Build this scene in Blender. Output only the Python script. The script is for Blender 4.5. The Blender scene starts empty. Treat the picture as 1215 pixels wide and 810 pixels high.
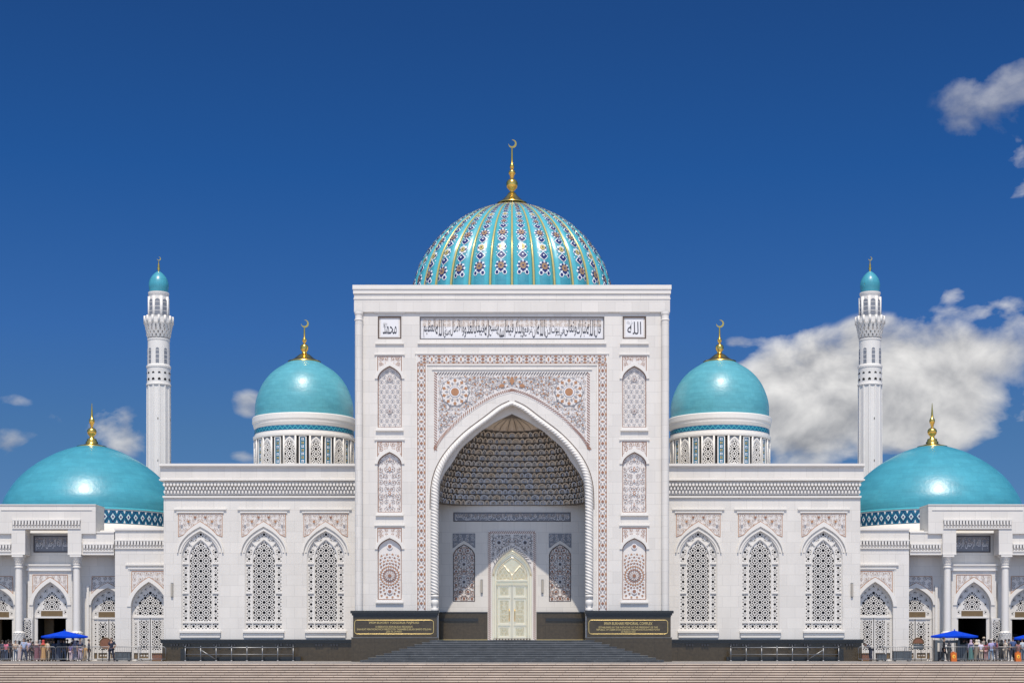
import bpy, math, random, unicodedata
from mathutils import Vector
from mathutils.geometry import tessellate_polygon

R = math.radians
SC = bpy.context.scene
COL = SC.collection
EYE = 1.025            # eye height above the plaza (the camera stands below its steps)
CAMY = -120.0          # the portal front is the plane Y = 0, 120 m from the camera
F = 1900.0             # focal length in photo pixels, used to turn surveyed sizes into metres

# ------------------------------------------------------------------ camera
cam = bpy.data.objects.new('camera', bpy.data.cameras.new('camera'))
COL.objects.link(cam); SC.camera = cam
cam.location = (0, CAMY, EYE); cam.rotation_euler = (R(90), 0, 0)
cam.data.sensor_width = 36.0; cam.data.lens = 36.0 * F / 1215.0
cam.data.shift_y = 363.0 / 1215.0
cam.data.clip_start = 1.0; cam.data.clip_end = 12000.0

# ------------------------------------------------------------------ sun, sky, exposure
SUN_EL, SUN_AZ = 62.0, -1.0     # azimuth measured from straight behind the camera, negative = left
SUN_STRENGTH, SKY_STRENGTH, EXPOSURE = 3.4, 0.146, 0.34
sl = bpy.data.lights.new('sun', 'SUN'); sl.energy = SUN_STRENGTH; sl.angle = R(0.53); sl.color = (1.0, 0.92, 0.81)
so = bpy.data.objects.new('sun', sl); COL.objects.link(so)
to_sun = Vector((math.sin(R(SUN_AZ)) * math.cos(R(SUN_EL)), -math.cos(R(SUN_AZ)) * math.cos(R(SUN_EL)), math.sin(R(SUN_EL))))
so.rotation_euler = to_sun.to_track_quat('Z', 'Y').to_euler(); so.location = to_sun * 200

SC.view_settings.view_transform = 'Standard'; SC.view_settings.look = 'None'
SC.view_settings.gamma = 1.0; SC.view_settings.exposure = EXPOSURE; SC.view_settings.use_curve_mapping = False
SC.render.engine = 'CYCLES'
SC.cycles.max_bounces = 6; SC.cycles.diffuse_bounces = 4; SC.cycles.glossy_bounces = 3

W = bpy.data.worlds.new('World'); SC.world = W; W.use_nodes = True
wn, wl = W.node_tree.nodes, W.node_tree.links
wn.clear()
def wmath(op, a, b=None, c=None, clamp=False):
    n = wn.new('ShaderNodeMath'); n.operation = op; n.use_clamp = clamp
    for i, v in enumerate((a, b, c)):
        if v is None: continue
        if isinstance(v, (int, float)): n.inputs[i].default_value = v
        else: wl.new(v, n.inputs[i])
    return n.outputs[0]
tc = wn.new('ShaderNodeTexCoord')
sep = wn.new('ShaderNodeSeparateXYZ'); wl.new(tc.outputs['Generated'], sep.inputs[0])
dx, dy, dz = sep.outputs
# the deep polarised blue of dry highland air: the sky is read a little above the true direction
up = wmath('ADD', wmath('MULTIPLY', wmath('MAXIMUM', dz, 0.0), 1.1), 0.16)
cmb = wn.new('ShaderNodeCombineXYZ'); wl.new(dx, cmb.inputs[0]); wl.new(dy, cmb.inputs[1]); wl.new(up, cmb.inputs[2])
nrm = wn.new('ShaderNodeVectorMath'); nrm.operation = 'NORMALIZE'; wl.new(cmb.outputs[0], nrm.inputs[0])
sky = wn.new('ShaderNodeTexSky'); sky.sky_type = 'NISHITA'; sky.sun_disc = False
sky.sun_elevation = R(SUN_EL); sky.sun_rotation = R(180.0 + SUN_AZ); sky.altitude = 700; sky.air_density = 1.0
sky.dust_density = 0.3; sky.ozone_density = 2.5
wl.new(nrm.outputs[0], sky.inputs['Vector'])
tint = wn.new('ShaderNodeMix'); tint.data_type = 'RGBA'; tint.blend_type = 'MULTIPLY'; tint.inputs[0].default_value = 1.0
wl.new(sky.outputs[0], tint.inputs[6])
# the sky is deepest across the sun (polarised band) and paler towards the sun's side
trp = wn.new('ShaderNodeValToRGB'); wl.new(wmath('MULTIPLY', dz, 2.0, clamp=True), trp.inputs[0])
els = trp.color_ramp.elements; els[0].position = .0; els[0].color = (0.3457, 0.4235, 0.4754, 1); els[1].position = 1.0; els[1].color = (0.0735, 0.2118, 0.4062, 1)
for p_, c_ in ((.26, (0.2351, 0.3803, 0.4866, 1)), (.38, (0.1659, 0.3457, 0.5532, 1)), (.566, (0.089, 0.2826, 0.5186, 1)), (.73, (0.0812, 0.2351, 0.4382, 1))):
    e_ = els.new(p_); e_.color = c_
dt = wn.new('ShaderNodeVectorMath'); dt.operation = 'DOT_PRODUCT'; wl.new(tc.outputs['Generated'], dt.inputs[0]); dt.inputs[1].default_value = to_sun
mr = wn.new('ShaderNodeMapRange'); mr.interpolation_type = 'SMOOTHSTEP'; wl.new(dt.outputs['Value'], mr.inputs[0]); mr.inputs[1].default_value = .02; mr.inputs[2].default_value = .55
tm = wn.new('ShaderNodeMix'); tm.data_type = 'RGBA'; wl.new(mr.outputs[0], tm.inputs[0]); wl.new(trp.outputs[0], tm.inputs[6]); tm.inputs[7].default_value = (1.08, 1.04, 1.0, 1)
wl.new(tm.outputs[2], tint.inputs[7])
# fair-weather clouds: soft banks at fixed bearings, broken up by noise
def pxdir(px, py):
    v = Vector(((px - 607.5) / F, 1.0, (768 - py) / F)); v.normalize(); return v
banks = [  # bearing (given as photo pixels), half width, half height, strength
    (962, 474, 82, 66, 1.15), (1090, 462, 95, 66, 1.2), (1130, 432, 95, 40, 1.0), (1010, 502, 115, 40, 1.0), (1035, 420, 50, 38, .8),
    (1200, 440, 60, 60, 0.62), (1165, 372, 75, 20, 0.38), (1128, 348, 20, 16, .40), (885, 406, 30, 10, 0.42), (1185, 490, 30, 30, .42),
    (1205, 92, 50, 36, 0.47), (1158, 130, 44, 44, 0.45), (1178, 172, 50, 44, 0.40), (1208, 218, 30, 26, 0.40),
    (115, 503, 50, 26, 0.44), (148, 522, 34, 20, .40), (4, 535, 36, 26, 0.47), (290, 480, 30, 17, 0.46), (14, 475, 24, 10, 0.36),
    (285, 541, 26, 10, .30), (60, 520, 40, 14, .32)]
nz = wn.new('ShaderNodeTexNoise'); nz.noise_dimensions = '3D'
mp = wn.new('ShaderNodeMapping'); mp.inputs['Scale'].default_value = (1.0, 0.2, 1.35); wl.new(tc.outputs['Generated'], mp.inputs[0])
wl.new(mp.outputs[0], nz.inputs['Vector']); nz.inputs['Scale'].default_value = 20.0; nz.inputs['Detail'].default_value = 7.0
nz.inputs['Roughness'].default_value = 0.52; nz.inputs['Distortion'].default_value = 0.25
def bank_mask(shift):
    m = None
    for (px, py, rx, ry, s) in banks:
        c = pxdir(px, py - shift)
        a = wmath('DIVIDE', wmath('SUBTRACT', dx, c.x), rx / F)
        b = wmath('DIVIDE', wmath('SUBTRACT', dz, c.z), ry / F)
        q = wmath('ADD', wmath('MULTIPLY', a, a), wmath('MULTIPLY', b, b))
        e = wmath('MULTIPLY', wmath('SUBTRACT', 1.0, wmath('MULTIPLY', q, 0.5)), s)
        m = e if m is None else wmath('SMOOTH_MAX', m, e, 0.12)
    return wmath('MAXIMUM', m, 0.0)
front = wmath('GREATER_THAN', dy, 0.0)
bm_ = bank_mask(0)
dens = wmath('ADD', bm_, wmath('MULTIPLY', wmath('SUBTRACT', nz.outputs['Fac'], 0.5), 1.7))
dens = wmath('MULTIPLY', wmath('SUBTRACT', dens, 0.32), 2.0, clamp=True)
alpha = wmath('MULTIPLY', wmath('MULTIPLY', dens, wmath('SUBTRACT', 2.0, dens)), front, clamp=True)
alpha = wmath('MULTIPLY', alpha, wmath('MULTIPLY', wmath('SUBTRACT', bm_, 0.13), 5.0, clamp=True))
alpha = wmath('MULTIPLY', alpha, wmath('SUBTRACT', 0.94, wmath('MULTIPLY', wmath('GREATER_THAN', dz, .29), .40)))
# lit tops, greyer thick undersides: noise sampled once more towards the sun
mp2 = wn.new('ShaderNodeMapping'); mp2.inputs['Scale'].default_value = (1.0, 0.2, 1.35); mp2.inputs['Location'].default_value = (0, 0, 0.014)
wl.new(tc.outputs['Generated'], mp2.inputs[0])
nz2 = wn.new('ShaderNodeTexNoise'); wl.new(mp2.outputs[0], nz2.inputs['Vector'])
for k in ('Scale', 'Detail', 'Roughness', 'Distortion'): nz2.inputs[k].default_value = nz.inputs[k].default_value
lit = wmath('ADD', wmath('ADD', wmath('ADD', 0.50, wmath('MULTIPLY', wmath('MINIMUM', wmath('SUBTRACT', dz, .155), .035), 5.0)), wmath('MULTIPLY', wmath('GREATER_THAN', dz, .29), -.40)), wmath('MULTIPLY', wmath('SUBTRACT', nz.outputs['Fac'], nz2.outputs['Fac']), 2.5), clamp=True)
cr = wn.new('ShaderNodeValToRGB'); wl.new(lit, cr.inputs[0])
cr.color_ramp.elements[0].color = (1.75, 1.78, 1.88, 1); cr.color_ramp.elements[1].color = (5.0, 4.9, 4.75, 1)
mixc = wn.new('ShaderNodeMix'); mixc.data_type = 'RGBA'
wl.new(alpha, mixc.inputs[0]); wl.new(tint.outputs[2], mixc.inputs[6]); wl.new(cr.outputs[0], mixc.inputs[7])
bg = wn.new('ShaderNodeBackground'); wl.new(mixc.outputs[2], bg.inputs['Color']); bg.inputs['Strength'].default_value = SKY_STRENGTH
wo = wn.new('ShaderNodeOutputWorld'); wl.new(bg.outputs[0], wo.inputs['Surface'])

# ------------------------------------------------------------------ materials
M = {}
def mat(name, col, rough=0.6, metal=0.0, var=0.0, vscale=3.0, coat=0.0, spec=0.5, bump=0.0, bscale=40.0, joints=None, streak=None):
    m = bpy.data.materials.new(name); m.use_nodes = True
    nt = m.node_tree; n, l = nt.nodes, nt.links; b = n['Principled BSDF']
    b.inputs['Roughness'].default_value = rough; b.inputs['Metallic'].default_value = metal
    b.inputs['Specular IOR Level'].default_value = spec
    if coat: b.inputs['Coat Weight'].default_value = coat; b.inputs['Coat Roughness'].default_value = 0.12
    c4 = (*col, 1); b.inputs['Base Color'].default_value = c4
    out = None
    if var or joints or bump or streak:
        g = n.new('ShaderNodeNewGeometry')
    if joints:      # facing slabs: width, height, joint, joint colour factor
        s = n.new('ShaderNodeSeparateXYZ'); l.new(g.outputs['Position'], s.inputs[0])
        ad = n.new('ShaderNodeMath'); l.new(s.outputs[0], ad.inputs[0]); l.new(s.outputs[1], ad.inputs[1])
        cb = n.new('ShaderNodeCombineXYZ'); l.new(ad.outputs[0], cb.inputs[0]); l.new(s.outputs[2], cb.inputs[1])
        br = n.new('ShaderNodeTexBrick'); l.new(cb.outputs[0], br.inputs['Vector'])
        br.inputs['Scale'].default_value = 1.0; br.inputs['Brick Width'].default_value = joints[0]; br.inputs['Row Height'].default_value = joints[1]
        br.inputs['Mortar Size'].default_value = joints[2]; br.inputs['Mortar Smooth'].default_value = 0.3
        br.offset = joints[4] if len(joints) > 4 else 0.5
        br.inputs['Color1'].default_value = c4; br.inputs['Color2'].default_value = tuple(x * 0.925 for x in col) + (1,)
        br.inputs['Mortar'].default_value = tuple(x * joints[3] for x in col) + (1,)
        out = br.outputs['Color']
    if var:
        nz = n.new('ShaderNodeTexNoise'); l.new(g.outputs['Position'], nz.inputs['Vector'])
        nz.inputs['Scale'].default_value = vscale; nz.inputs['Detail'].default_value = 6; nz.inputs['Roughness'].default_value = 0.65
        if streak:
            mpn = n.new('ShaderNodeMapping'); mpn.inputs['Scale'].default_value = streak; l.new(g.outputs['Position'], mpn.inputs[0]); l.new(mpn.outputs[0], nz.inputs['Vector'])
        rp = n.new('ShaderNodeMapRange'); l.new(nz.outputs['Fac'], rp.inputs[0]); rp.inputs[1].default_value = 0.25; rp.inputs[2].default_value = 0.75
        rp.inputs[3].default_value = 1 - var; rp.inputs[4].default_value = 1 + var
        mx = n.new('ShaderNodeMix'); mx.data_type = 'RGBA'; mx.blend_type = 'MULTIPLY'; mx.inputs[0].default_value = 1.0
        if out: l.new(out, mx.inputs[6])
        else: mx.inputs[6].default_value = c4
        l.new(rp.outputs[0], mx.inputs[7]); out = mx.outputs[2]
    if out: l.new(out, b.inputs['Base Color'])
    if bump:
        nb = n.new('ShaderNodeTexNoise'); nb.inputs['Scale'].default_value = bscale; l.new(g.outputs['Position'], nb.inputs['Vector'])
        bp = n.new('ShaderNodeBump'); bp.inputs['Strength'].default_value = bump; bp.inputs['Distance'].default_value = 0.05
        l.new(nb.outputs['Fac'], bp.inputs['Height']); l.new(bp.outputs[0], b.inputs['Normal'])
    M[name] = m; return m
mat('white_stone', (.70, .662, .605), .45, var=.055, vscale=.9, joints=(1.26, .84, .012, .74), streak=(1.0, 1.0, .16))
mat('white_trim', (.72, .685, .63), .5, var=.03, vscale=.8)
mat('white_plaster', (.64, .615, .58), .6, var=.03, vscale=1.2, joints=(.9, .6, .008, .86))
mat('lattice_white', (.69, .66, .615), .5)
mat('minaret_white', (.71, .675, .625), .5, var=.04, vscale=.7)
mat('brown_granite', (.060, .044, .024), .22, var=.35, vscale=5, joints=(1.6, 1.4, .012, .5, 0.0))
mat('black_granite', (.020, .021, .021), .25, var=.3, vscale=6)
mat('stair_granite', (.070, .071, .071), .24, var=.45, vscale=1.4, joints=(1.5, .16, .014, 2.0))
mat('stair_nosing', (.15, .15, .145), .35, var=.3, vscale=2)
mat('gold', (.83, .52, .12), .24, metal=1.0, var=.08, vscale=2)
mat('gold_letter', (.80, .60, .24), .35, metal=.6)
mat('pale_brass', (.85, .725, .48), .26, metal=.75, var=.10, vscale=4, bump=.25, bscale=9)
mat('pale_brass_light', (.89, .81, .61), .30, metal=.55, bump=.15, bscale=14)
mat('brass_ornament', (.62, .50, .27), .34, metal=.8)
mat('turquoise_tile', (.058, .30, .37), .36, var=.14, vscale=.55, coat=.18, bump=.24, bscale=3.6, streak=(1, 1, 3.5))
def tile_joints(m, tw, th, R_):
    '''courses of glazed tiles wrapped round the dome's axis'''
    nt = M[m].node_tree; n, l = nt.nodes, nt.links; b = n['Principled BSDF']
    t = n.new('ShaderNodeTexCoord'); sp = n.new('ShaderNodeSeparateXYZ'); l.new(t.outputs['Object'], sp.inputs[0])
    at = n.new('ShaderNodeMath'); at.operation = 'ARCTAN2'; l.new(sp.outputs[1], at.inputs[0]); l.new(sp.outputs[0], at.inputs[1])
    mu = n.new('ShaderNodeMath'); mu.operation = 'MULTIPLY'; l.new(at.outputs[0], mu.inputs[0]); mu.inputs[1].default_value = R_
    cb = n.new('ShaderNodeCombineXYZ'); l.new(mu.outputs[0], cb.inputs[0]); l.new(sp.outputs[2], cb.inputs[1])
    br = n.new('ShaderNodeTexBrick'); l.new(cb.outputs[0], br.inputs['Vector']); br.inputs['Scale'].default_value = 1.0
    br.inputs['Brick Width'].default_value = tw; br.inputs['Row Height'].default_value = th; br.inputs['Mortar Size'].default_value = .016; br.inputs['Mortar Smooth'].default_value = .4
    br.inputs['Color1'].default_value = (1, 1, 1, 1); br.inputs['Color2'].default_value = (.86, .90, .92, 1); br.inputs['Mortar'].default_value = (.80, .84, .86, 1)
    mx = n.new('ShaderNodeMix'); mx.data_type = 'RGBA'; mx.blend_type = 'MULTIPLY'; mx.inputs[0].default_value = 1.0
    old = b.inputs['Base Color'].links[0].from_socket; l.new(old, mx.inputs[6]); l.new(br.outputs['Color'], mx.inputs[7]); l.new(mx.outputs[2], b.inputs['Base Color'])
tile_joints('turquoise_tile', .62, .42, 6.0)
mat('turquoise_pale', (.10, .355, .405), .37, var=.13, vscale=.7, coat=.15, bump=.24, bscale=4.5, streak=(1, 1, 3.5)); tile_joints('turquoise_pale', .50, .34, 4.2)
mat('turquoise_light', (.07, .38, .44), .26, var=.12, vscale=1.4, coat=.4)
mat('tile_white', (.72, .74, .74), .25)
mat('tile_navy', (.018, .026, .13), .25)
mat('tile_teal', (.008, .13, .23), .25, var=.15, vscale=4)
mat('tile_brown', (.30, .185, .10), .3)
mat('tile_gold', (.56, .45, .16), .25, metal=.25, var=.1)
mat('tile_green', (.10, .30, .25), .3)
mat('ornament_ground', (.70, .66, .62), .55, var=.04, vscale=6)
mat('ornament_tan', (.55, .43, .33), .55)
mat('ornament_brown', (.40, .20, .10), .5, var=.15, vscale=5)
mat('ornament_red', (.28, .135, .085), .5)
mat('ornament_grey', (.29, .285, .30), .5)
mat('ornament_dark', (.075, .065, .07), .5)
mat('ornament_pale', (.74, .73, .73), .5)
mat('panel_grey', (.20, .21, .235), .5)
mat('frame_brown', (.105, .07, .05), .45)
mat('letter_ink', (.045, .045, .06), .5)
mat('stalactite', (.56, .51, .45), .6, var=.16, vscale=1.3)
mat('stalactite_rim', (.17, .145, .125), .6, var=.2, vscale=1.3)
mat('stalactite_tan', (.58, .47, .35), .6, var=.2, vscale=1.0)
mat('stalactite_blue', (.50, .51, .54), .6, var=.12, vscale=1.6)
mat('dark_glass', (.008, .010, .018), .35, spec=.15)
mat('interior_shade', (.012, .010, .008), .8)  # near black: the unlit dark of rooms and holes put into the colour
mat('transom_wood', (.16, .105, .045), .45, var=.2, vscale=4)
mat('brown_wood', (.20, .085, .045), .55, var=.25, vscale=8)
mat('steel', (.25, .255, .26), .42, metal=.8)
mat('grey_metal', (.10, .115, .125), .5, metal=.3, var=.15, vscale=5)
mat('dark_metal', (.05, .05, .055), .5, metal=.3)
mat('lamp_glass', (.40, .36, .30), .4)
mat('umbrella_blue', (.001, .048, .50), .8, spec=.1, var=.08, vscale=3)
mat('orange_plastic', (.50, .115, .006), .4)
mat('landing_stone', (.44, .43, .42), .35, var=.1, vscale=2)  # unseen landing floor made pale to bounce light into the arch
mat('frieze_ground', (.36, .34, .325), .6)
mat('yellow_plastic', (.80, .42, .03), .45)
mat('plaza_stone', (.36, .325, .29), .55, var=.15, vscale=1.5, joints=(1.2, .8, .012, .7))
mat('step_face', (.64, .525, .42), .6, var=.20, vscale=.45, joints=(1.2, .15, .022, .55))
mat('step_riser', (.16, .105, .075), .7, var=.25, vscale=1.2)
mat('roof_grey', (.45, .45, .45), .8)
mat('pave', (.48, .41, .36), .7, var=.12, vscale=.6)
mat('skin_tone', (.40, .23, .15), .55)
mat('hair_dark', (.022, .017, .014), .6)
mat('shoe_dark', (.03, .028, .028), .6)
def cloth(rgb):
    k = 'cloth_%02x%02x%02x' % tuple(int(c * 255) for c in rgb)
    return k if k in M else mat(k, rgb, .85, var=.12, vscale=9).name

# ------------------------------------------------------------------ mesh builder
def ccw(p):
    a = sum(p[i][0] * p[(i + 1) % len(p)][1] - p[(i + 1) % len(p)][0] * p[i][1] for i in range(len(p)))
    return list(p) if a >= 0 else list(p)[::-1]
def inpoly(p, x, z):
    c = False; n = len(p); j = n - 1
    for i in range(n):
        if (p[i][1] > z) != (p[j][1] > z) and x < (p[j][0] - p[i][0]) * (z - p[i][1]) / (p[j][1] - p[i][1]) + p[i][0]: c = not c
        j = i
    return c
class MB:
    def __init__(s): s.v = []; s.f = []; s.m = []; s.sm = []; s.k = 0
    def add(s, pts, faces, m, smooth=False):
        o = len(s.v); s.v += [tuple(p) for p in pts]
        for f in faces: s.f.append([i + o for i in f]); s.m.append(m); s.sm.append(smooth)
    def box(s, x0, x1, y0, y1, z0, z1, m):
        if x0 > x1: x0, x1 = x1, x0
        p = [(x, y, z) for z in (z0, z1) for y in (y0, y1) for x in (x0, x1)]
        s.add(p, [(0, 2, 3, 1), (4, 5, 7, 6), (0, 1, 5, 4), (1, 3, 7, 5), (3, 2, 6, 7), (2, 0, 4, 6)], m)
    def flat(s, poly, y, m):
        p = ccw(poly); s.add([(x, y, z) for x, z in p], [tuple(range(len(p)))], m)
    def inlay(s, poly, y, m, lay=0):
        s.k += 1; s.flat(poly, y - .004 - lay * .012 - .0003 * (s.k % 37), m)
    def plate(s, poly, y0, y1, m, holes=(), back=False, mside=None):
        """a slab in the XZ plane, front face at y0, back at y1, with holes"""
        outer = ccw(poly); hs = [ccw(h)[::-1] for h in holes]
        loops = [outer] + hs
        flatp = [p for lp in loops for p in lp]
        if holes or len(outer) > 4:
            tris = tessellate_polygon([[Vector((x, z, 0)) for x, z in lp] for lp in loops])
        else: tris = [tuple(range(len(outer)))]
        fs = []
        for t in tris:
            q = [flatp[i] for i in t]
            a = sum(q[i][0] * q[(i + 1) % len(q)][1] - q[(i + 1) % len(q)][0] * q[i][1] for i in range(len(q)))
            fs.append(tuple(t) if a >= 0 else tuple(t)[::-1])
        s.add([(x, y0, z) for x, z in flatp], fs, m)
        if back: s.add([(x, y1, z) for x, z in flatp], [f[::-1] for f in fs], m)
        for lp in loops:
            n = len(lp); o = [(x, y0, z) for x, z in lp] + [(x, y1, z) for x, z in lp]
            s.add(o, [(i, n + i, n + (i + 1) % n, (i + 1) % n) for i in range(n)], mside or m)
    def lathe(s, prof, n, m, c=(0, 0, 0), smooth=True, a0=0.0, a1=2 * math.pi, mfun=None):
        """prof: (r, z) from bottom to top"""
        full = abs(a1 - a0 - 2 * math.pi) < 1e-6; cnt = n if full else n + 1
        pts = []
        for r, z in prof:
            for i in range(cnt):
                a = a0 + (a1 - a0) * i / n
                pts.append((c[0] + r * math.cos(a), c[1] + r * math.sin(a), c[2] + z))
        fs = []
        for k in range(len(prof) - 1):
            for i in range(n):
                j = (i + 1) % cnt
                fs.append((k * cnt + i, k * cnt + j, (k + 1) * cnt + j, (k + 1) * cnt + i))
        s.add(pts, fs, m, smooth)
    def tube(s, path, r, n, m, smooth=True, closed=False, cap=True):
        P = [Vector(p) for p in path]; rs = r if isinstance(r, (list, tuple)) else [r] * len(P)
        pts = []; prevu = None
        for i, p in enumerate(P):
            if closed: t = P[(i + 1) % len(P)] - P[i - 1]
            else: t = P[min(i + 1, len(P) - 1)] - P[max(i - 1, 0)]
            t.normalize()
            u = prevu - t * prevu.dot(t) if prevu is not None and (prevu - t * prevu.dot(t)).length > 1e-4 else t.orthogonal()
            u.normalize(); prevu = u; w = t.cross(u)
            for k in range(n):
                a = 2 * math.pi * k / n
                pts.append(p + (u * math.cos(a) + w * math.sin(a)) * rs[i])
        fs = []; L = len(P)
        for i in range(L if closed else L - 1):
            for k in range(n):
                a, b = i * n + k, i * n + (k + 1) % n; c, d = ((i + 1) % L) * n + (k + 1) % n, ((i + 1) % L) * n + k
                fs.append((a, b, c, d))
        if cap and not closed: fs += [tuple(range(n))[::-1], tuple(range((L - 1) * n, L * n))]
        s.add(pts, fs, m, smooth)
    def text(s, body, x0, x1, z0, z1, y, m, stretch=True, bold=0.0):
        c = bpy.data.curves.new('tmp', 'FONT'); c.body = body; c.size = 1; c.resolution_u = 2; c.offset = bold
        o = bpy.data.objects.new('tmp', c); COL.objects.link(o)
        dg = bpy.context.evaluated_depsgraph_get()
        me = bpy.data.meshes.new_from_object(o.evaluated_get(dg))
        vs = [v.co.copy() for v in me.vertices]; fs = [tuple(p.vertices) for p in me.polygons]
        bpy.data.objects.remove(o); bpy.data.curves.remove(c); bpy.data.meshes.remove(me)
        if not vs: return
        ax, bx = min(v.x for v in vs), max(v.x for v in vs); ay, by = min(v.y for v in vs), max(v.y for v in vs)
        kx, ky = (x1 - x0) / (bx - ax), (z1 - z0) / (by - ay)
        if not stretch:
            k = min(kx, ky); ox = (x0 + x1) / 2 - k * (ax + bx) / 2; kx = ky = k
        else: ox = x0 - ax * kx
        s.add([(ox + v.x * kx, y, z0 + (v.y - ay) * ky) for v in vs], fs, m)
    def build(s, name, parent=None, loc=(0, 0, 0), flip=False, rot=0.0):
        me = bpy.data.meshes.new(name)
        v = [(-p[0], p[1], p[2]) for p in s.v] if flip else s.v
        f = [q[::-1] for q in s.f] if flip else s.f
        me.from_pydata(v, [], f)
        names = sorted(set(s.m), key=s.m.index)
        for n in names: me.materials.append(M[n])
        idx = {n: i for i, n in enumerate(names)}
        me.polygons.foreach_set('material_index', [idx[n] for n in s.m])
        me.polygons.foreach_set('use_smooth', s.sm)
        me.update()
        o = bpy.data.objects.new(name, me); COL.objects.link(o)
        o.location = loc; o.rotation_euler[2] = rot
        if parent: o.parent = parent
        return o
def thing(name, label, cat, loc=(0, 0, 0), rz=0.0, group=None):
    o = bpy.data.objects.new(name, None); COL.objects.link(o); o.empty_display_size = .5
    o.location = loc; o.rotation_euler[2] = rz
    return tag(o, label, cat, group, 'thing')
def tag(o, label, cat, group=None, kind=None):
    if label: o['label'] = label
    if cat: o['category'] = cat
    if group: o['group'] = group
    if kind: o['kind'] = kind
    return o
def copy_tree(o, parent=None, loc=None, label=None):
    c = o.copy(); COL.objects.link(c)
    if parent: c.parent = parent
    if loc is not None: c.location = loc
    if label: c['label'] = label
    for ch in list(o.children): copy_tree(ch, c)
    return c

# survey of a facade plane: u = pixels from the axis, y = pixel row  ->  metres at depth Y
class Plane:
    def __init__(s, Y): s.Y = Y; s.k = (Y - CAMY) / F
    def X(s, u): return u * s.k
    def Z(s, y): return EYE + (768.0 - y) * s.k

def ellp(cx, cz, rx, rz, n=10, rot=0.0): return [(cx + rx * math.cos(rot + 2 * math.pi * i / n), cz + rz * math.sin(rot + 2 * math.pi * i / n)) for i in range(n)]
def star(cx, cz, n, r1, r2, rot=0.0): return [(cx + (r1 if i % 2 == 0 else r2) * math.cos(rot + math.pi * i / n), cz + (r1 if i % 2 == 0 else r2) * math.sin(rot + math.pi * i / n)) for i in range(2 * n)]
def diam(cx, cz, a, b, rot=0.0):
    c, s_ = math.cos(rot), math.sin(rot)
    return [(cx + x * c - z * s_, cz + x * s_ + z * c) for x, z in ((a, 0), (0, b), (-a, 0), (0, -b))]
def rect(x0, x1, z0, z1): return [(x0, z0), (x1, z0), (x1, z1), (x0, z1)]
def parch(cx, w, zb, zs, za, n=9, p=0.62):
    """pointed arch outline, half width w, base zb, spring zs, apex za"""
    up = [(w * math.cos(t * math.pi / 2), math.sin(t * math.pi / 2)) for t in [i / n for i in range(n + 1)]]
    h = za - zs; pts = []
    for i in range(n + 1):
        t = i / n
        x = w * (1 - t ** 1.9); z = zs + h * (t ** 1.12 if False else (1 - (1 - t) ** 1.0) * 1.0)
        pts.append((x, z))
    # four-centred look: quick turn at the spring, nearly straight to the point
    pts = []
    for i in range(n + 1):
        t = i / n
        x = w * (1 - (0.30 * t ** 2.6 + 0.70 * t ** 1.75)); z = zs + h * (0.85 * t + 0.15 * math.sin(t * math.pi / 2))
        pts.append((x, z))
    right = [(cx + x, z) for x, z in pts]; left = [(cx - x, z) for x, z in pts[:-1]][::-1]
    return [(cx - w, zb), (cx + w, zb)] + right + left if zs - zb > 1e-4 else right + left
def offs(poly, d):
    """rough inward offset of a closed ccw polygon"""
    p = ccw(poly); n = len(p); out = []
    for i in range(n):
        a, b, c = Vector(p[i - 1]), Vector(p[i]), Vector(p[(i + 1) % n])
        e1 = (b - a); e2 = (c - b)
        if e1.length < 1e-6: e1 = e2
        if e2.length < 1e-6: e2 = e1
        e1.normalize(); e2.normalize()
        n1 = Vector((-e1.y, e1.x)); n2 = Vector((-e2.y, e2.x)); m = n1 + n2
        if m.length < 1e-6: m = n1
        m.normalize(); q = b + m * (d / max(.45, m.dot(n1))); out.append((q.x, q.y))
    return out
def lookup(tab, y):
    for (a, b), (c, d) in zip(tab, tab[1:]):
        if a <= y <= c: return b + (d - b) * (y - a) / (c - a)
    return tab[0][1] if y < tab[0][0] else tab[-1][1]
def smooth_tab(tab, n=60):
    """Catmull-Rom through (x, y) points"""
    P = [tab[0]] + list(tab) + [tab[-1]]; out = []
    for i in range(1, len(P) - 2):
        for k in range(max(2, n // (len(tab) - 1))):
            t = k / max(2, n // (len(tab) - 1))
            out.append(tuple(.5 * (2 * P[i][j] + (P[i + 1][j] - P[i - 1][j]) * t + (2 * P[i - 1][j] - 5 * P[i][j] + 4 * P[i + 1][j] - P[i + 2][j]) * t * t
                       + (3 * P[i][j] - P[i - 1][j] - 3 * P[i + 1][j] + P[i + 2][j]) * t ** 3) for j in (0, 1)))
    out.append(tab[-1]); return out

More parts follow.
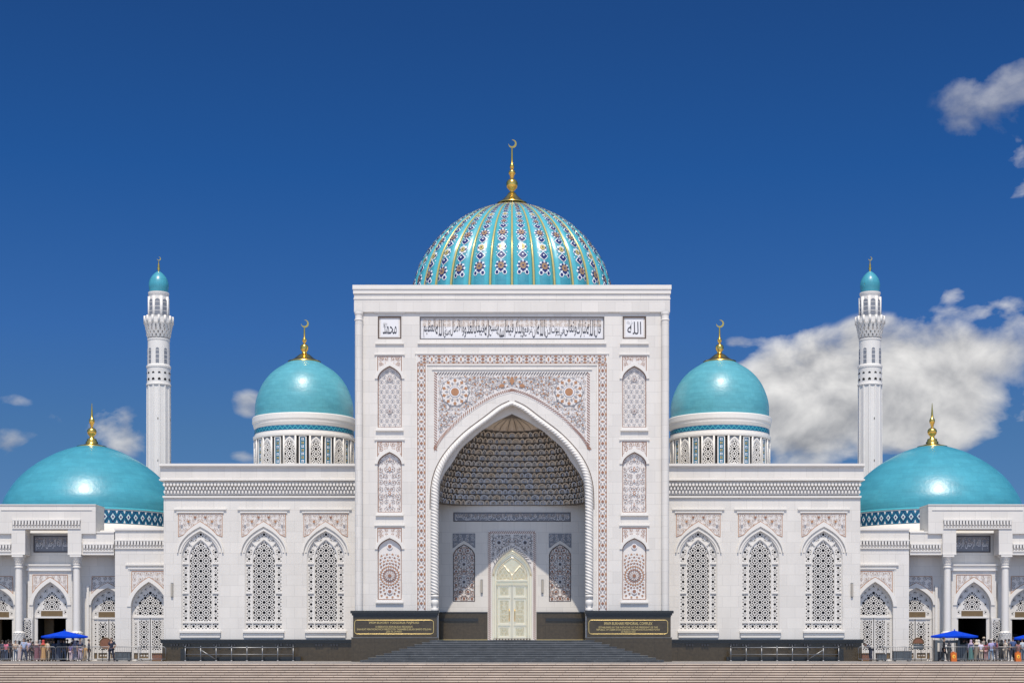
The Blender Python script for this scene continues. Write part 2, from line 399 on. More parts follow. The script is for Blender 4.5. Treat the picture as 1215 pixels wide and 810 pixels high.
# ------------------------------------------------------------------ ornament generators (inlaid stone)
def ribbon(mb, pts, w, y, m, inside=None, lay=1):
    for (a, b), (c, d) in zip(pts, pts[1:]):
        L = math.hypot(c - a, d - b)
        if L < 1e-6: continue
        nx, nz = -(d - b) / L * w / 2, (c - a) / L * w / 2
        q = [(a + nx, b + nz), (a - nx, b - nz), (c - nx, d - nz), (c + nx, d + nz)]
        if inside and not all(inside(*p) for p in q): continue
        mb.inlay(q, y, m, lay)
def put(mb, poly, y, m, inside, lay):
    if all(inside(*p) for p in poly): mb.inlay(poly, y, m, lay)
def scrolls(mb, inside, bbox, cell, y, seed, mirror=None, line='ornament_grey', blob=('ornament_brown', 'ornament_grey', 'ornament_tan'), avoid=()):
    """spiral tendrils with leaves and buds over a region; mirror = axis x"""
    rnd = random.Random(seed); x0, x1, z0, z1 = bbox
    nx = max(1, round((x1 - x0) / cell)); nzz = max(1, round((z1 - z0) / cell)); cw = (x1 - x0) / nx; ch = (z1 - z0) / nzz
    def both(f):
        f(lambda x: x)
        if mirror is not None: f(lambda x: 2 * mirror - x)
    for i in range(nx):
        for j in range(nzz):
            cx = x0 + (i + .5) * cw + rnd.uniform(-.12, .12) * cw; cz = z0 + (j + .5) * ch + rnd.uniform(-.12, .12) * ch
            rad = .46 * min(cw, ch) * rnd.uniform(.85, 1.15); sgn = rnd.choice((-1, 1)); ph = rnd.uniform(0, 6.28)
            if any(math.hypot(cx - a, cz - b) < r_ for a, b, r_ in avoid): continue
            sp = [(cx + rad * (1 - .78 * t) * math.cos(ph + sgn * t * 8.2), cz + rad * (1 - .78 * t) * math.sin(ph + sgn * t * 8.2)) for t in [k / 16 for k in range(17)]]
            def draw(fx, sp=sp, cx=cx, cz=cz, rad=rad, ph=ph, sgn=sgn):
                ribbon(mb, [(fx(a), b) for a, b in sp], cell * .062, y, line, inside, 1)
                rr = random.Random(int((cx * 71 + cz * 37) * 100))
                put(mb, star(fx(cx), cz, 4, rad * .26, rad * .14, rr.random()), y, blob[0], inside, 2)
                for k in range(6):
                    a = ph + k * 1.05; d = rad * rr.choice((.72, .98, 1.12)); s_ = rad * rr.uniform(.12, .2)
                    put(mb, diam(fx(cx + d * math.cos(a)), cz + d * math.sin(a), s_ * 1.3, s_ * .75, a if fx(1) > 0 else -a), y, blob[k % len(blob)], inside, 3)
            both(draw)
def rosette(mb, cx, cz, r, y, n=10, inside=lambda a, b: True, core='ornament_brown', lay=4):
    put(mb, star(cx, cz, n, 1.06 * r, .96 * r, 0), y, 'ornament_grey', inside, lay - 1); put(mb, star(cx, cz, n, r * 1.0, r * .90, 0), y, 'ornament_ground', inside, lay)
    for k in range(n):
        a = 2 * math.pi * (k + .5) / n
        put(mb, diam(cx + .80 * r * math.cos(a), cz + .80 * r * math.sin(a), .15 * r, .13 * r, a), y, core, inside, lay + 1)
        put(mb, diam(cx + .58 * r * math.cos(a + .31), cz + .58 * r * math.sin(a + .31), .15 * r, .09 * r, a + .31), y, 'ornament_grey', inside, lay + 1); put(mb, diam(cx + .56 * r * math.cos(a), cz + .56 * r * math.sin(a), .09 * r, .06 * r, a), y, 'ornament_tan', inside, lay + 1)
        put(mb, diam(cx + .95 * r * math.cos(a + .31), cz + .95 * r * math.sin(a + .31), .09 * r, .06 * r, a), y, 'ornament_grey', inside, lay + 1)
    put(mb, ellp(cx, cz, .40 * r, .40 * r, 16), y, 'ornament_grey', inside, lay + 1)
    put(mb, ellp(cx, cz, .36 * r, .36 * r, 16), y, 'ornament_pale', inside, lay + 2)
    put(mb, ellp(cx, cz, .28 * r, .28 * r, 16), y, core, inside, lay + 3)
def stargrid(mb, poly, y, pitch, big, small, line, inset=.03, n=6):
    """girih: six-fold stars on a honeycomb with strapwork between"""
    inner = offs(poly, inset); ins = lambda a, b: inpoly(inner, a, b)
    xs = [p[0] for p in poly]; zs = [p[1] for p in poly]; cx = (min(xs) + max(xs)) / 2; j = 0
    z = min(zs) + pitch * .4
    while z < max(zs):
        for i in range(-6, 7):
            x = cx + (i + (.5 if j % 2 else 0)) * pitch
            put(mb, star(x, z, n, pitch * .20, pitch * .10, math.pi / 6), y, big, ins, 2)
            for k in range(6):
                a = math.pi / 3 * k + math.pi / 6; b = a + math.pi / 3
                ribbon(mb, [(x + pitch * .36 * math.cos(a), z + pitch * .36 * math.sin(a)), (x + pitch * .36 * math.cos(b), z + pitch * .36 * math.sin(b))], pitch * .055, y, line, ins, 1)
                put(mb, diam(x + pitch * .5 * math.cos(a - math.pi / 6), z + pitch * .5 * math.sin(a - math.pi / 6), pitch * .085, pitch * .06, a), y, small, ins, 3)
        z += pitch * .866; j += 1
def edging(mb, pts, w, y, m1='ornament_red', step=.17, closed=False):
    """twisted-cord edge: slanted dashes along a line"""
    P = list(pts) + ([pts[0]] if closed else [])
    for (a, b), (c, d) in zip(P, P[1:]):
        L = math.hypot(c - a, d - b); n = max(1, int(L / step)); tx, tz = (c - a) / L, (d - b) / L
        for i in range(n):
            s_ = (i + .5) * L / n; x, z = a + tx * s_, b + tz * s_
            h = step * .21; sl_ = step * .45
            q = [(x + tx * (o + sk) + -tz * e, z + tz * (o + sk) + tx * e) for o, sk, e in ((-h, -sl_, -w / 2), (h, -sl_, -w / 2), (h, sl_, w / 2), (-h, sl_, w / 2))]
            mb.inlay(q, y, m1, 1)
def border_run(mb, x0, z0, x1, z1, w, y, pitch):
    """running border of brown flowers between grey leaves"""
    L = math.hypot(x1 - x0, z1 - z0); n = max(1, round(L / pitch)); tx, tz = (x1 - x0) / L, (z1 - z0) / L
    P = lambda s_, e: (x0 + tx * s_ - tz * e, z0 + tz * s_ + tx * e)
    def dm(s_, e, a, b, m, lay): mb.inlay([P(s_ + a, e), P(s_, e + b), P(s_ - a, e), P(s_, e - b)], y, m, lay)
    for i in range(n):
        p = L / n; s0 = (i + .5) * p
        dm(s0, 0, p * .13, w * .20, 'ornament_red', 2)
        dm(s0 + p * .5 if i < n - 1 else s0 + p * .4, 0, p * .07, w * .30, 'ornament_brown', 2)
        for sg in (-1, 1):
            dm(s0 + sg * p * .22, w * .20, p * .10, w * .09, 'ornament_grey', 2)
            dm(s0 + sg * p * .22, -w * .20, p * .10, w * .09, 'ornament_grey', 2)
            dm(s0, sg * w * .36, p * .15, w * .09, 'ornament_brown', 2)
            dm(s0 + sg * p * .36, w * .37, p * .07, w * .09, 'ornament_red', 2)
            dm(s0 + sg * p * .36, -w * .37, p * .07, w * .09, 'ornament_red', 2)
            ribbon(mb, [P(s0 - p * .3, sg * w * .1), P(s0 - p * .12, sg * w * .30), P(s0 + p * .12, sg * w * .30), P(s0 + p * .3, sg * w * .1)], w * .05, y, 'ornament_tan')
    for e in (-1, 1): ribbon(mb, [P(0, e * w * .48), P(L, e * w * .48)], w * .06, y, 'ornament_red')

# ------------------------------------------------------------------ Arabic lettering
FORMS, LIG = {}, {}
for cp in range(0xFE80, 0xFEFD):
    d = unicodedata.decomposition(chr(cp)).split()
    if not d: continue
    key = tuple(int(x, 16) for x in d[1:])
    if len(key) == 1: FORMS.setdefault(key[0], {})[d[0]] = chr(cp)
    else: LIG.setdefault(key, {})[d[0]] = chr(cp)
def shape(word):
    """letters joined as presentation forms, in left-to-right drawing order"""
    c = [ord(x) for x in word]; toks = []; i = 0
    while i < len(c):
        if i + 1 < len(c) and (c[i], c[i + 1]) in LIG: toks.append(((c[i], c[i + 1]), LIG[(c[i], c[i + 1])])); i += 2
        else: toks.append((c[i], FORMS.get(c[i], {}))); i += 1
    out = []
    for k, (key, fm) in enumerate(toks):
        if not fm: out.append(chr(key) if isinstance(key, int) else ''); continue
        prev = k > 0 and '<initial>' in toks[k - 1][1] and '<final>' in fm
        nxt = k + 1 < len(toks) and '<initial>' in fm and '<final>' in toks[k + 1][1]
        f = '<medial>' if prev and nxt else '<final>' if prev else '<initial>' if nxt else '<isolated>'
        out.append(fm.get(f) or fm.get('<isolated>') or chr(key))
    return ''.join(out[::-1])
def arabic(s): return ' '.join(shape(w) for w in s.split()[::-1])

# ================================================================== SETTING
b = MB(); b.add([(-3000, -600, -1.5), (3000, -600, -1.5), (3000, 5000, -1.5), (-3000, 5000, -1.5)], [(0, 1, 2, 3)], 'pave')
tag(b.build('ground'), None, None, kind='structure')
b = MB(); b.box(-260, 260, -15.97, 320, -.4, -.004, 'plaza_stone'); tag(b.build('plaza'), None, None, kind='structure')
b = MB()
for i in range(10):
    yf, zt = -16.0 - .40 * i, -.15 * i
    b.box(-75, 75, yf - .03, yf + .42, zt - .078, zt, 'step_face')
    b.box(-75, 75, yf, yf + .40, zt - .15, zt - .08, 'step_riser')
tag(b.build('plaza_steps'), None, None, kind='structure')

# ================================================================== ENTRANCE PORTAL
P0 = Plane(0.0); kx = P0.k
def PX(u): return u * P0.k
def PZ(y): return P0.Z(y)
LAND = 1.60
portal = thing('entrance_portal', 'tall white stone entrance portal with a deep pointed arch in the centre', 'gateway')
OPEN = [(480, 0), (487, 14), (498, 30), (518, 54.5), (538, 71.5), (557, 82), (575, 86.3), (592, 87.3), (610, 87.5)]
open_s = smooth_tab(OPEN)
holes = []
def arch_poly(tab, ybot, cut=None):
    t = [(y, u) for y, u in tab]
    right = [(PX(u), PZ(y)) for y, u in t][::-1]      # bottom to apex
    left = [(-x, z) for x, z in right[:-1]][::-1]
    return right + left
ap = arch_poly(open_s, 610)
WALLTOP, WALLBOT, HALF = PZ(352), 0.0, PX(183)
outline = [(-HALF, WALLBOT), (ap[-1][0], WALLBOT)] + ap[::-1] + [(ap[0][0], WALLBOT), (HALF, WALLBOT), (HALF, WALLTOP), (-HALF, WALLTOP)]

def niche(cx, yhood, yp, yap, ysp, yb, style, seed):
    """blind arched niche: hood, flat spandrel ornament, arch band, recessed ornament panel, sill"""
    hw, pw = PX(14.2), PX(14.4)
    inner = parch(cx, hw, PZ(yb), PZ(ysp), PZ(yap)); holes.append(inner)
    f = MB()
    outer = parch(cx, hw + PX(3.4), PZ(ysp) - .02, PZ(ysp) - .01, PZ(yap) + PX(4.4))
    band_in = parch(cx, hw + .01, PZ(ysp) - .02, PZ(ysp) - .01, PZ(yap) + .01)
    f.plate(outer, -.07, 0.01, 'white_trim', [[p for p in offs(band_in, 0.0)]] if False else [])if False else None
    n = len(outer)
    o2, i2 = outer[2:], band_in[2:]
    for a in range(len(o2) - 1):      # proud arch band, quad by quad
        q = [o2[a], o2[a + 1], i2[a + 1], i2[a]]
        f.add([(x, -.075, z) for x, z in q] + [(x, .0, z) for x, z in q], [(0, 1, 2, 3), (0, 4, 5, 1), (2, 6, 7, 3)], 'white_trim')
    f.box(cx - PX(18), cx + PX(18), -.10, .02, PZ(yhood) - .07, PZ(yhood) + .05, 'white_trim')
    f.box(cx - PX(16), cx + PX(16), -.06, .02, PZ(yhood + 1.4) - .06, PZ(yhood + 1.4), 'white_trim')
    for sg in (-1, 1): f.box(cx + sg * (pw + .02), cx + sg * (pw + .12), -.035, .02, PZ(ysp), PZ(yp), 'white_trim')
    wn_ = f.build('wall_niche', portal)
    s_ = MB(); s_.box(cx - PX(16.5), cx + PX(16.5), -.16, .02, PZ(yb + 4.2), PZ(yb + 2.4), 'white_trim'); s_.box(cx - PX(15.5), cx + PX(15.5), -.08, .02, PZ(yb + 2.4), PZ(yb), 'white_trim')
    s_.build('sill', wn_)
    sp = MB(); y = -.012
    left = [(cx - pw, PZ(yp)), (cx - pw, PZ(ysp - 1))]
    arch = [p for p in o2]           # right spring .. apex .. left spring
    poly = [(cx - pw, PZ(yp)), (cx - pw, PZ(ysp))] + [p for p in arch[::-1] if abs(p[0] - cx) < pw] + [(cx + pw, PZ(ysp)), (cx + pw, PZ(yp))]
    sp.plate(poly, y, 0.01, 'ornament_ground')
    spin = offs(poly, .03); ins = lambda a, c: inpoly(spin, a, c)
    scrolls(sp, ins, (cx, cx + pw, PZ(ysp), PZ(yp)), .42, y, seed, mirror=cx, line='ornament_brown', blob=('ornament_red', 'ornament_brown', 'ornament_tan'))
    ribbon(sp, [(cx - pw, PZ(yp) - .02), (cx + pw, PZ(yp) - .02)], .05, y, 'ornament_red')
    for sg in (-1, 1): ribbon(sp, [(cx + sg * (pw - .02), PZ(yp)), (cx + sg * (pw - .02), PZ(ysp))], .05, y, 'ornament_red')
    sp.build('spandrel_panel', wn_)
    op = MB(); y = .17
    big = offs(inner, -.05); op.plate(big, y, y + .1, 'ornament_ground')
    inn = offs(inner, .05); ins2 = lambda a, c: inpoly(inn, a, c)
    edge = offs(inner, .035)
    ribbon(op, edge + [edge[0]], .05, y, 'ornament_red')
    h = PZ(yap) - PZ(yb); zc = (PZ(yb) + PZ(ysp)) / 2
    if style == 0:      # grey girih stars with two brown hearts
        stargrid(op, inner, y, .42, 'ornament_grey', 'ornament_tan', 'ornament_grey')
        for zz in (PZ(yb) + h * .27, PZ(yb) + h * .79): rosette(op, cx, zz, .20, y, 8, ins2, 'ornament_red')
    elif style == 1:    # vertical arabesque
        scrolls(op, ins2, (cx, cx + hw, PZ(yb), PZ(yap)), .48, y, seed + 5, mirror=cx, line='ornament_grey', blob=('ornament_red', 'ornament_brown', 'ornament_red'))
        for t in (.12, .32, .52, .72, .88):
            zz = PZ(yb) + h * t; r = .26 if t in (.32, .72) else .17
            put(op, star(cx, zz, 6, r, r * .55, math.pi / 2), y, 'ornament_pale', ins2, 5); put(op, diam(cx, zz, r * .5, r * .8), y, 'ornament_brown', ins2, 6)
            put(op, diam(cx, zz, r * .2, r * .35), y, 'ornament_pale', ins2, 7)
    else:               # great twelve-fold star
        for k in range(1, 8):
            rr = .23 * k; nn = 6 + 6 * min(k, 3)
            if k == 1: continue
            for i in range(nn):
                a = 2 * math.pi * (i + .5 * (k % 2)) / nn
                px_, pz_ = cx + rr * math.cos(a), zc - .1 + rr * math.sin(a)
                put(op, star(px_, pz_, 4, .105, .055, a), y, 'ornament_brown' if k % 2 else 'ornament_red', ins2, 2)
                if k > 1: put(op, ellp(cx + (rr + .11) * math.cos(a + math.pi / nn), zc - .1 + (rr + .11) * math.sin(a + math.pi / nn), .05, .05, 6), y, 'ornament_pale', ins2, 3)
        rosette(op, cx, zc - .1, .36, y, 12, ins2, 'ornament_red'); put(op, ellp(cx, zc - .1, .14, .14, 12), y, 'ornament_red', ins2, 8)
        for zz in (PZ(yap) - .62, PZ(yb) + .62): put(op, ellp(cx, zz, .22, .22, 12), y, 'ornament_pale', ins2, 5); put(op, star(cx, zz, 8, .17, .11), y, 'ornament_red', ins2, 6)
        for sg in (-1, 1):
            for zz in (zc + 1.1, zc - 1.2): put(op, ellp(cx + sg * (hw - .16), zz, .11, .16, 10), y, 'ornament_red', ins2, 5)
    op.build('ornament_panel', wn_)
for s in (-1, 1):
    cx = s * PX(145.2)
    niche(cx, 420, 422.5, 434, 449, 507, 0, 11)
    niche(cx, 521, 523.5, 536, 550, 607.5, 1, 23)
    niche(cx, 622.5, 626, 638, 651, 711, 2, 37)
    # square medallion with a sacred name
    z0, z1 = PZ(402), PZ(375); hwm = PX(14)
    holes.append(rect(cx - hwm, cx + hwm, z0, z1))
    m = MB()
    m.box(cx - PX(18), cx + PX(18), -.10, .02, PZ(371.3) - .04, PZ(371.3) + .05, 'white_trim'); m.box(cx - PX(17), cx + PX(17), -.12, .02, PZ(407.5) - .05, PZ(407.5) + .05, 'white_trim')
    m.plate(rect(cx - hwm, cx + hwm, z0, z1), .02, .2, 'frame_brown', [rect(cx - hwm + .10, cx + hwm - .10, z0 + .10, z1 - .10)])
    m.plate(rect(cx - hwm, cx + hwm, z0, z1), .10, .3, 'ornament_ground')
    m.plate(rect(cx - hwm + .22, cx + hwm - .22, z0 + .2, z1 - .2), .09, .2, 'ornament_pale')
    mo = m.build('medallion_panel', portal)
    t = MB()
    if s < 0:
        t.text(arabic('محمد'), cx - .52, cx + .52, z0 + .36, z1 - .55, .082, 'letter_ink', bold=.002)
        t.text(arabic('ﷺ'), cx - .50, cx - .18, z0 + .85, z1 - .45, .081, 'ornament_grey')
    else:
        t.text(arabic('الله'), cx - .52, cx + .52, z0 + .36, z1 - .40, .082, 'letter_ink', bold=.002)
        t.text(arabic('جل جلاله'), cx - .56, cx - .12, z0 + 1.05, z1 - .32, .081, 'ornament_grey')
    t.build('lettering', mo)
# calligraphy band above the arch
cxw, z0, z1 = PX(109.5), PZ(402.5), PZ(375.5)
holes.append(rect(-cxw, cxw, z0, z1))
c = MB()
c.box(-PX(114), PX(114), -.10, .02, PZ(371) - .04, PZ(371) + .05, 'white_trim'); c.box(-PX(112), PX(112), -.12, .02, PZ(407.3) - .05, PZ(407.3) + .05, 'white_trim')
c.plate(rect(-cxw, cxw, z0, z1), .02, .25, 'ornament_dark', [rect(-cxw + .07, cxw - .07, z0 + .07, z1 - .07)])
c.plate(rect(-cxw, cxw, z0, z1), .14, .3, 'ornament_pale')
c.plate(rect(-cxw + .18, cxw - .18, (z0 + z1) / 2 + .1, z1 - .12), .135, .2, 'ornament_ground')
rb = (-cxw + .2, cxw - .2, (z0 + z1) / 2 + .12, z1 - .14); rr = rect(*rb)
scrolls(c, lambda a, q: inpoly(rr, a, q), rb, .36, .135, 91, line='ornament_tan', blob=('ornament_tan', 'ornament_brown', 'ornament_tan'))
co = c.build('calligraphy_panel', portal)
t = MB(); full = 'قال الله تبارك وتعالى في بيوت أذن الله أن ترفع ويذكر فيها اسمه يسبح له فيها بالغدو والآصال صدق الله العظيم'
words = full.split(); xr = cxw - .25; tot = sum(len(w) + .3 for w in words); unit = (2 * cxw - .5) / tot
for i, w in enumerate(words):                 # right to left, each word hung in the band; tall shafts fill it
    wl_ = (len(w) + .3) * unit
    tall = any(ch in w for ch in 'الآأكطظ')
    lowtail = (i % 2) * .12
    t.text(shape(w), xr - wl_ * .97, xr, z0 + .16 + lowtail, (z1 - .22 if tall else z0 + .95 + lowtail), .118 - .002 * (i % 3), 'letter_ink', bold=.002); xr -= wl_
t.build('lettering', co)
# the wall itself
w = MB(); w.plate(outline, 0, .8, 'white_stone', holes)
w.box(-HALF, -5.8, .802, 9.0, 0, WALLTOP, 'white_stone'); w.box(5.8, HALF, .802, 9.0, 0, WALLTOP, 'white_stone')
w.box(-5.8, 5.8, .802, 9.0, PZ(478), WALLTOP, 'white_stone')
w.build('wall', portal)
# crown of the portal
w = MB(); h0 = PX(187.2)
w.box(-h0, h0, -.16, 9.2, PZ(370.5), PZ(349), 'white_stone')
w.box(-h0 - .06, h0 + .06, -.24, 9.3, PZ(349) + .002, PZ(344), 'white_trim'); w.box(-h0 - .10, h0 + .10, -.30, 9.4, PZ(344) + .002, PZ(339), 'white_trim')
w.box(-h0 - .03, h0 + .03, -.20, 9.22, PZ(355.5), PZ(354), 'white_trim')
w.build('coping', portal)
for s in (-1, 1):       # floodlight rails on the roof edge
    w = MB(); 
    for i in range(5): w.box(s * PX(160 + i * 3), s * PX(161.5 + i * 3), -.1, .2, PZ(339) + .03, PZ(337.6), 'grey_metal')
    w.box(s * PX(159), s * PX(174), .0, .1, PZ(339) + .002, PZ(338.5), 'grey_metal'); w.build('roof_light_rail', portal)
for s in (-1, 1):
    w = MB(); c0 = (s * PX(181.5), -.16, 0); r = PX(4.6)
    w.lathe([(r, 1.0), (r, PZ(381))], 20, 'white_stone', c0)
    w.lathe([(r, PZ(381)), (r * 1.12, PZ(380.6)), (r * 1.12, PZ(379.6)), (r * .95, PZ(379)), (r * .95, PZ(375)), (r * 1.1, PZ(373)), (r * 1.1, PZ(370.6))], 20, 'white_trim', c0, smooth=False)
    w.build('corner_column', portal)
# ornament border round the arch field
w = MB(); u0, u1 = 102.5, 112.5; yb = -.03
pw_ = PX(u1 - u0)
w.plate([(-PX(u1), PZ(724)), (-PX(u0), PZ(724)), (-PX(u0), PZ(431)), (PX(u0), PZ(431)), (PX(u0), PZ(724)), (PX(u1), PZ(724)), (PX(u1), PZ(421.5)), (-PX(u1), PZ(421.5))], yb, .01, 'ornament_ground')
um = (u0 + u1) / 2
border_run(w, -PX(um), PZ(724), -PX(um), PZ(431), pw_, yb, PX(17.3)); border_run(w, PX(um), PZ(724), PX(um), PZ(431), pw_, yb, PX(17.3))
border_run(w, -PX(u1), PZ(426.2), PX(u1), PZ(426.2), pw_, yb, PX(17.3))
w.build('ornament_border', portal)
w = MB()
for a, d in ((113.4, .05), (101.6, .06)):
    yt = 420.5 if a > 110 else 432.5
    for sg in (-1, 1): w.box(sg * PX(a) - .05, sg * PX(a) + .05, -d, .01, PZ(724), PZ(yt), 'white_trim')
    w.box(-PX(a) - .05, PX(a) + .05, -d - .003, .012, PZ(yt) - .05, PZ(yt) + .06, 'white_trim')
w.box(-PX(95), PX(95), -.07, .01, PZ(438.6), PZ(437.8), 'white_trim'); w.box(-PX(115), PX(115), -.09, .01, PZ(419.6) - .03, PZ(419.6) + .04, 'white_trim')
w.build('border_moulding', portal)
# spandrels over the arch
EXT = [(465.5, 0), (471, 18), (481, 36.5), (495, 56.5), (509.5, 72), (522, 83.5), (536, 92.5)]
ext_s = smooth_tab(EXT, 48)
poly = [(-PX(92.5), PZ(441)), (-PX(92.5), PZ(536))] + [(-PX(u), PZ(y)) for y, u in ext_s[::-1]] + [(PX(u), PZ(y)) for y, u in ext_s[1:]] + [(PX(92.5), PZ(536)), (PX(92.5), PZ(441))]
w = MB(); yb = -.02
w.plate(poly, yb, .01, 'ornament_ground')
low = [(PX(u), PZ(y) + .20) for y, u in ext_s]
edging(w, [(-x, z) for x, z in low[::-1]], .2, yb, 'ornament_red', .2); edging(w, low, .2, yb, 'ornament_red', .2)
edging(w, [(-PX(90.6), PZ(441.5)), (-PX(90.6), PZ(534))], .22, yb, 'ornament_red', .2); edging(w, [(PX(90.6), PZ(441.5)), (PX(90.6), PZ(534))], .22, yb, 'ornament_red', .2)
edging(w, [(-PX(90), PZ(443)), (PX(90), PZ(443))], .22, yb, 'ornament_dark', .2)
def spin_(x, z):
    x = abs(x)
    if x > PX(88) or z > PZ(445): return False
    for (a, b_), (c_, d_) in zip(ext_s, ext_s[1:]):
        if PX(b_) <= x <= PX(d_) + 1e-6: return z > PZ(a + (c_ - a) * (x - PX(b_)) / max(1e-6, PX(d_ - b_))) + .42
    return False
RX, RZ, RR = PX(67.6), PZ(465), PX(17)
scrolls(w, spin_, (0, PX(88), PZ(534), PZ(444)), .92, yb, 5, mirror=0.0, line='ornament_grey', blob=('ornament_brown', 'ornament_grey', 'ornament_brown'), avoid=((RX, RZ, RR + .25),))
scrolls(w, lambda a, q: spin_(a, q) and math.hypot(abs(a) - RX, q - RZ) > RR + .05, (0.05, PX(88), PZ(534), PZ(443.5)), .40, yb, 8, mirror=0.0, line='ornament_grey', blob=('ornament_tan', 'ornament_grey', 'ornament_brown'))
scrolls(w, lambda a, q: spin_(a, q) and math.hypot(abs(a) - RX, q - RZ) > RR + .1, (0.05, PX(88), PZ(536), PZ(443.5)), .58, yb, 19, mirror=0.0, line='ornament_pale', blob=('ornament_brown', 'ornament_tan', 'ornament_pale'))
for s in (-1, 1): rosette(w, s * RX, RZ, RR, yb, 10)
put(w, star(0, PZ(452), 4, .55, .34, math.pi / 2), yb, 'ornament_dark', spin_, 5); put(w, star(0, PZ(452), 4, .45, .27, math.pi / 2), yb, 'ornament_tan', spin_, 6); put(w, diam(0, PZ(452), .2, .34), yb, 'ornament_brown', spin_, 7)
for s in (-1, 1):
    put(w, ellp(s * PX(12), PZ(457.5), .20, .13, 12, s * .4), yb, 'ornament_brown', spin_, 5); put(w, ellp(s * PX(86), PZ(487), .2, .34, 10), yb, 'ornament_brown', spin_, 5)
w.build('spandrel_panel', portal)
# the twisted rope round the arch, standing on vases
path = [(PX(91.6), -.02, PZ(y)) for y in [704 - 4 * i for i in range(26)]]
RC = smooth_tab([(478.2, 0), (484.5, 13), (496.5, 29), (515.5, 54), (536, 73.5), (555, 85), (573.5, 90.3), (591, 91.4), (604, 91.6)], 80)
path += [(PX(u), -.02, PZ(y)) for y, u in RC[::-1]]
path += [(-x, y, z) for x, y, z in path[:-1][::-1]]
dense = []
for (a, b_) in zip(path, path[1:]):
    a, b_ = Vector(a), Vector(b_); L = (b_ - a).length; n = max(1, int(L / .035))
    for i in range(n): dense.append(a.lerp(b_, i / n))
dense.append(Vector(path[-1]))
w = MB(); pts = []; NR = 18; s_ = 0.0
for i, p in enumerate(dense):
    t_ = (dense[min(i + 1, len(dense) - 1)] - dense[max(i - 1, 0)]).normalized()
    u_ = Vector((0, 1, 0)); v_ = t_.cross(u_).normalized(); u_ = v_.cross(t_)
    if i: s_ += (p - dense[i - 1]).length
    hgt = min(1.0, max(0.0, (PZ(590) - p.z) / -(PZ(480) - PZ(590)) * -1)) if False else min(1.0, max(0.0, (p.z - PZ(590)) / (PZ(480) - PZ(590))))
    r0 = PX(4.5) * (1 - .54 * hgt)
    for k in range(NR):
        a = 2 * math.pi * k / NR
        ph = math.cos(3 * a + (2 * math.pi * s_ / .235) * (1 if p.x > 0 else 1))
        r = r0 * (1 + .12 * ph)
        pts.append(p + (u_ * math.cos(a) + v_ * math.sin(a)) * r)
fs = [(i * NR + k, i * NR + (k + 1) % NR, (i + 1) * NR + (k + 1) % NR, (i + 1) * NR + k) for i in range(len(dense) - 1) for k in range(NR)]
w.add(pts, fs, 'white_trim', True)
for sg in (-1, 1):      # vases at the foot
    w.lathe([(.05, 3.70), (.27, 3.72), (.27, 3.95), (.16, 4.05), (.24, 4.22), (.30, 4.42), (.26, 4.58), (.14, 4.66), (.14, 4.74), (.30, 4.80), (.30, 4.95), (.25, 5.0), (.05, 5.05)], 20, 'white_trim', (sg * PX(91.6), -.02, 0))
w.build('rope_moulding', portal)
# flat dark strip outside the rope: the gap's shade put into the colour
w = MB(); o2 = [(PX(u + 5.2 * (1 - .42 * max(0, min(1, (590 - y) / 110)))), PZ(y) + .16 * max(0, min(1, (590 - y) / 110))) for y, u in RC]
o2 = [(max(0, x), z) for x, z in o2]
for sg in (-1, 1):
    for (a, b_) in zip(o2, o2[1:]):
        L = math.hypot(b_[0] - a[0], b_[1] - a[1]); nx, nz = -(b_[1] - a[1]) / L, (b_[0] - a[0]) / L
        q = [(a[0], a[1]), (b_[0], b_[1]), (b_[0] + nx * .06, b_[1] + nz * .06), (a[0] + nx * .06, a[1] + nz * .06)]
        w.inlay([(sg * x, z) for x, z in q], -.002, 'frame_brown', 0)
w.build('arch_gap_shade', portal)

# ---- inside the arch
BY = 5.5; PB = Plane(BY)
iw = MB(); ih = 5.8
iw.add([(-ih, .8, LAND), (-ih, BY, LAND), (-ih, BY, 13), (-ih, .8, 13)], [(0, 1, 2, 3)], 'white_stone')
iw.add([(ih, .8, LAND), (ih, BY, LAND), (ih, BY, 13), (ih, .8, 13)], [(3, 2, 1, 0)], 'white_stone')
dhw = PB.X(28.5)
darch = parch(0, PB.X(23.5), LAND, PB.Z(683), PB.Z(650.5))
side_n = [parch(s * PB.X(57), PB.X(13.2), PB.Z(713.5), PB.Z(659), PB.Z(645)) for s in (-1, 1)]
iw.plate(rect(-ih, ih, LAND - .1, 13.2), BY, BY + .45, 'white_stone', [offs(darch, -.001)] + side_n)
iw.box(-HALF, HALF, BY + 1.2, BY + 1.4, 0, 20, 'white_plaster')
iw.build('recess_wall', portal)
w = MB(); w.box(-5.8, 5.8, .0, BY + 1.2, LAND - .3, LAND, 'landing_stone'); w.build('recess_floor', portal)
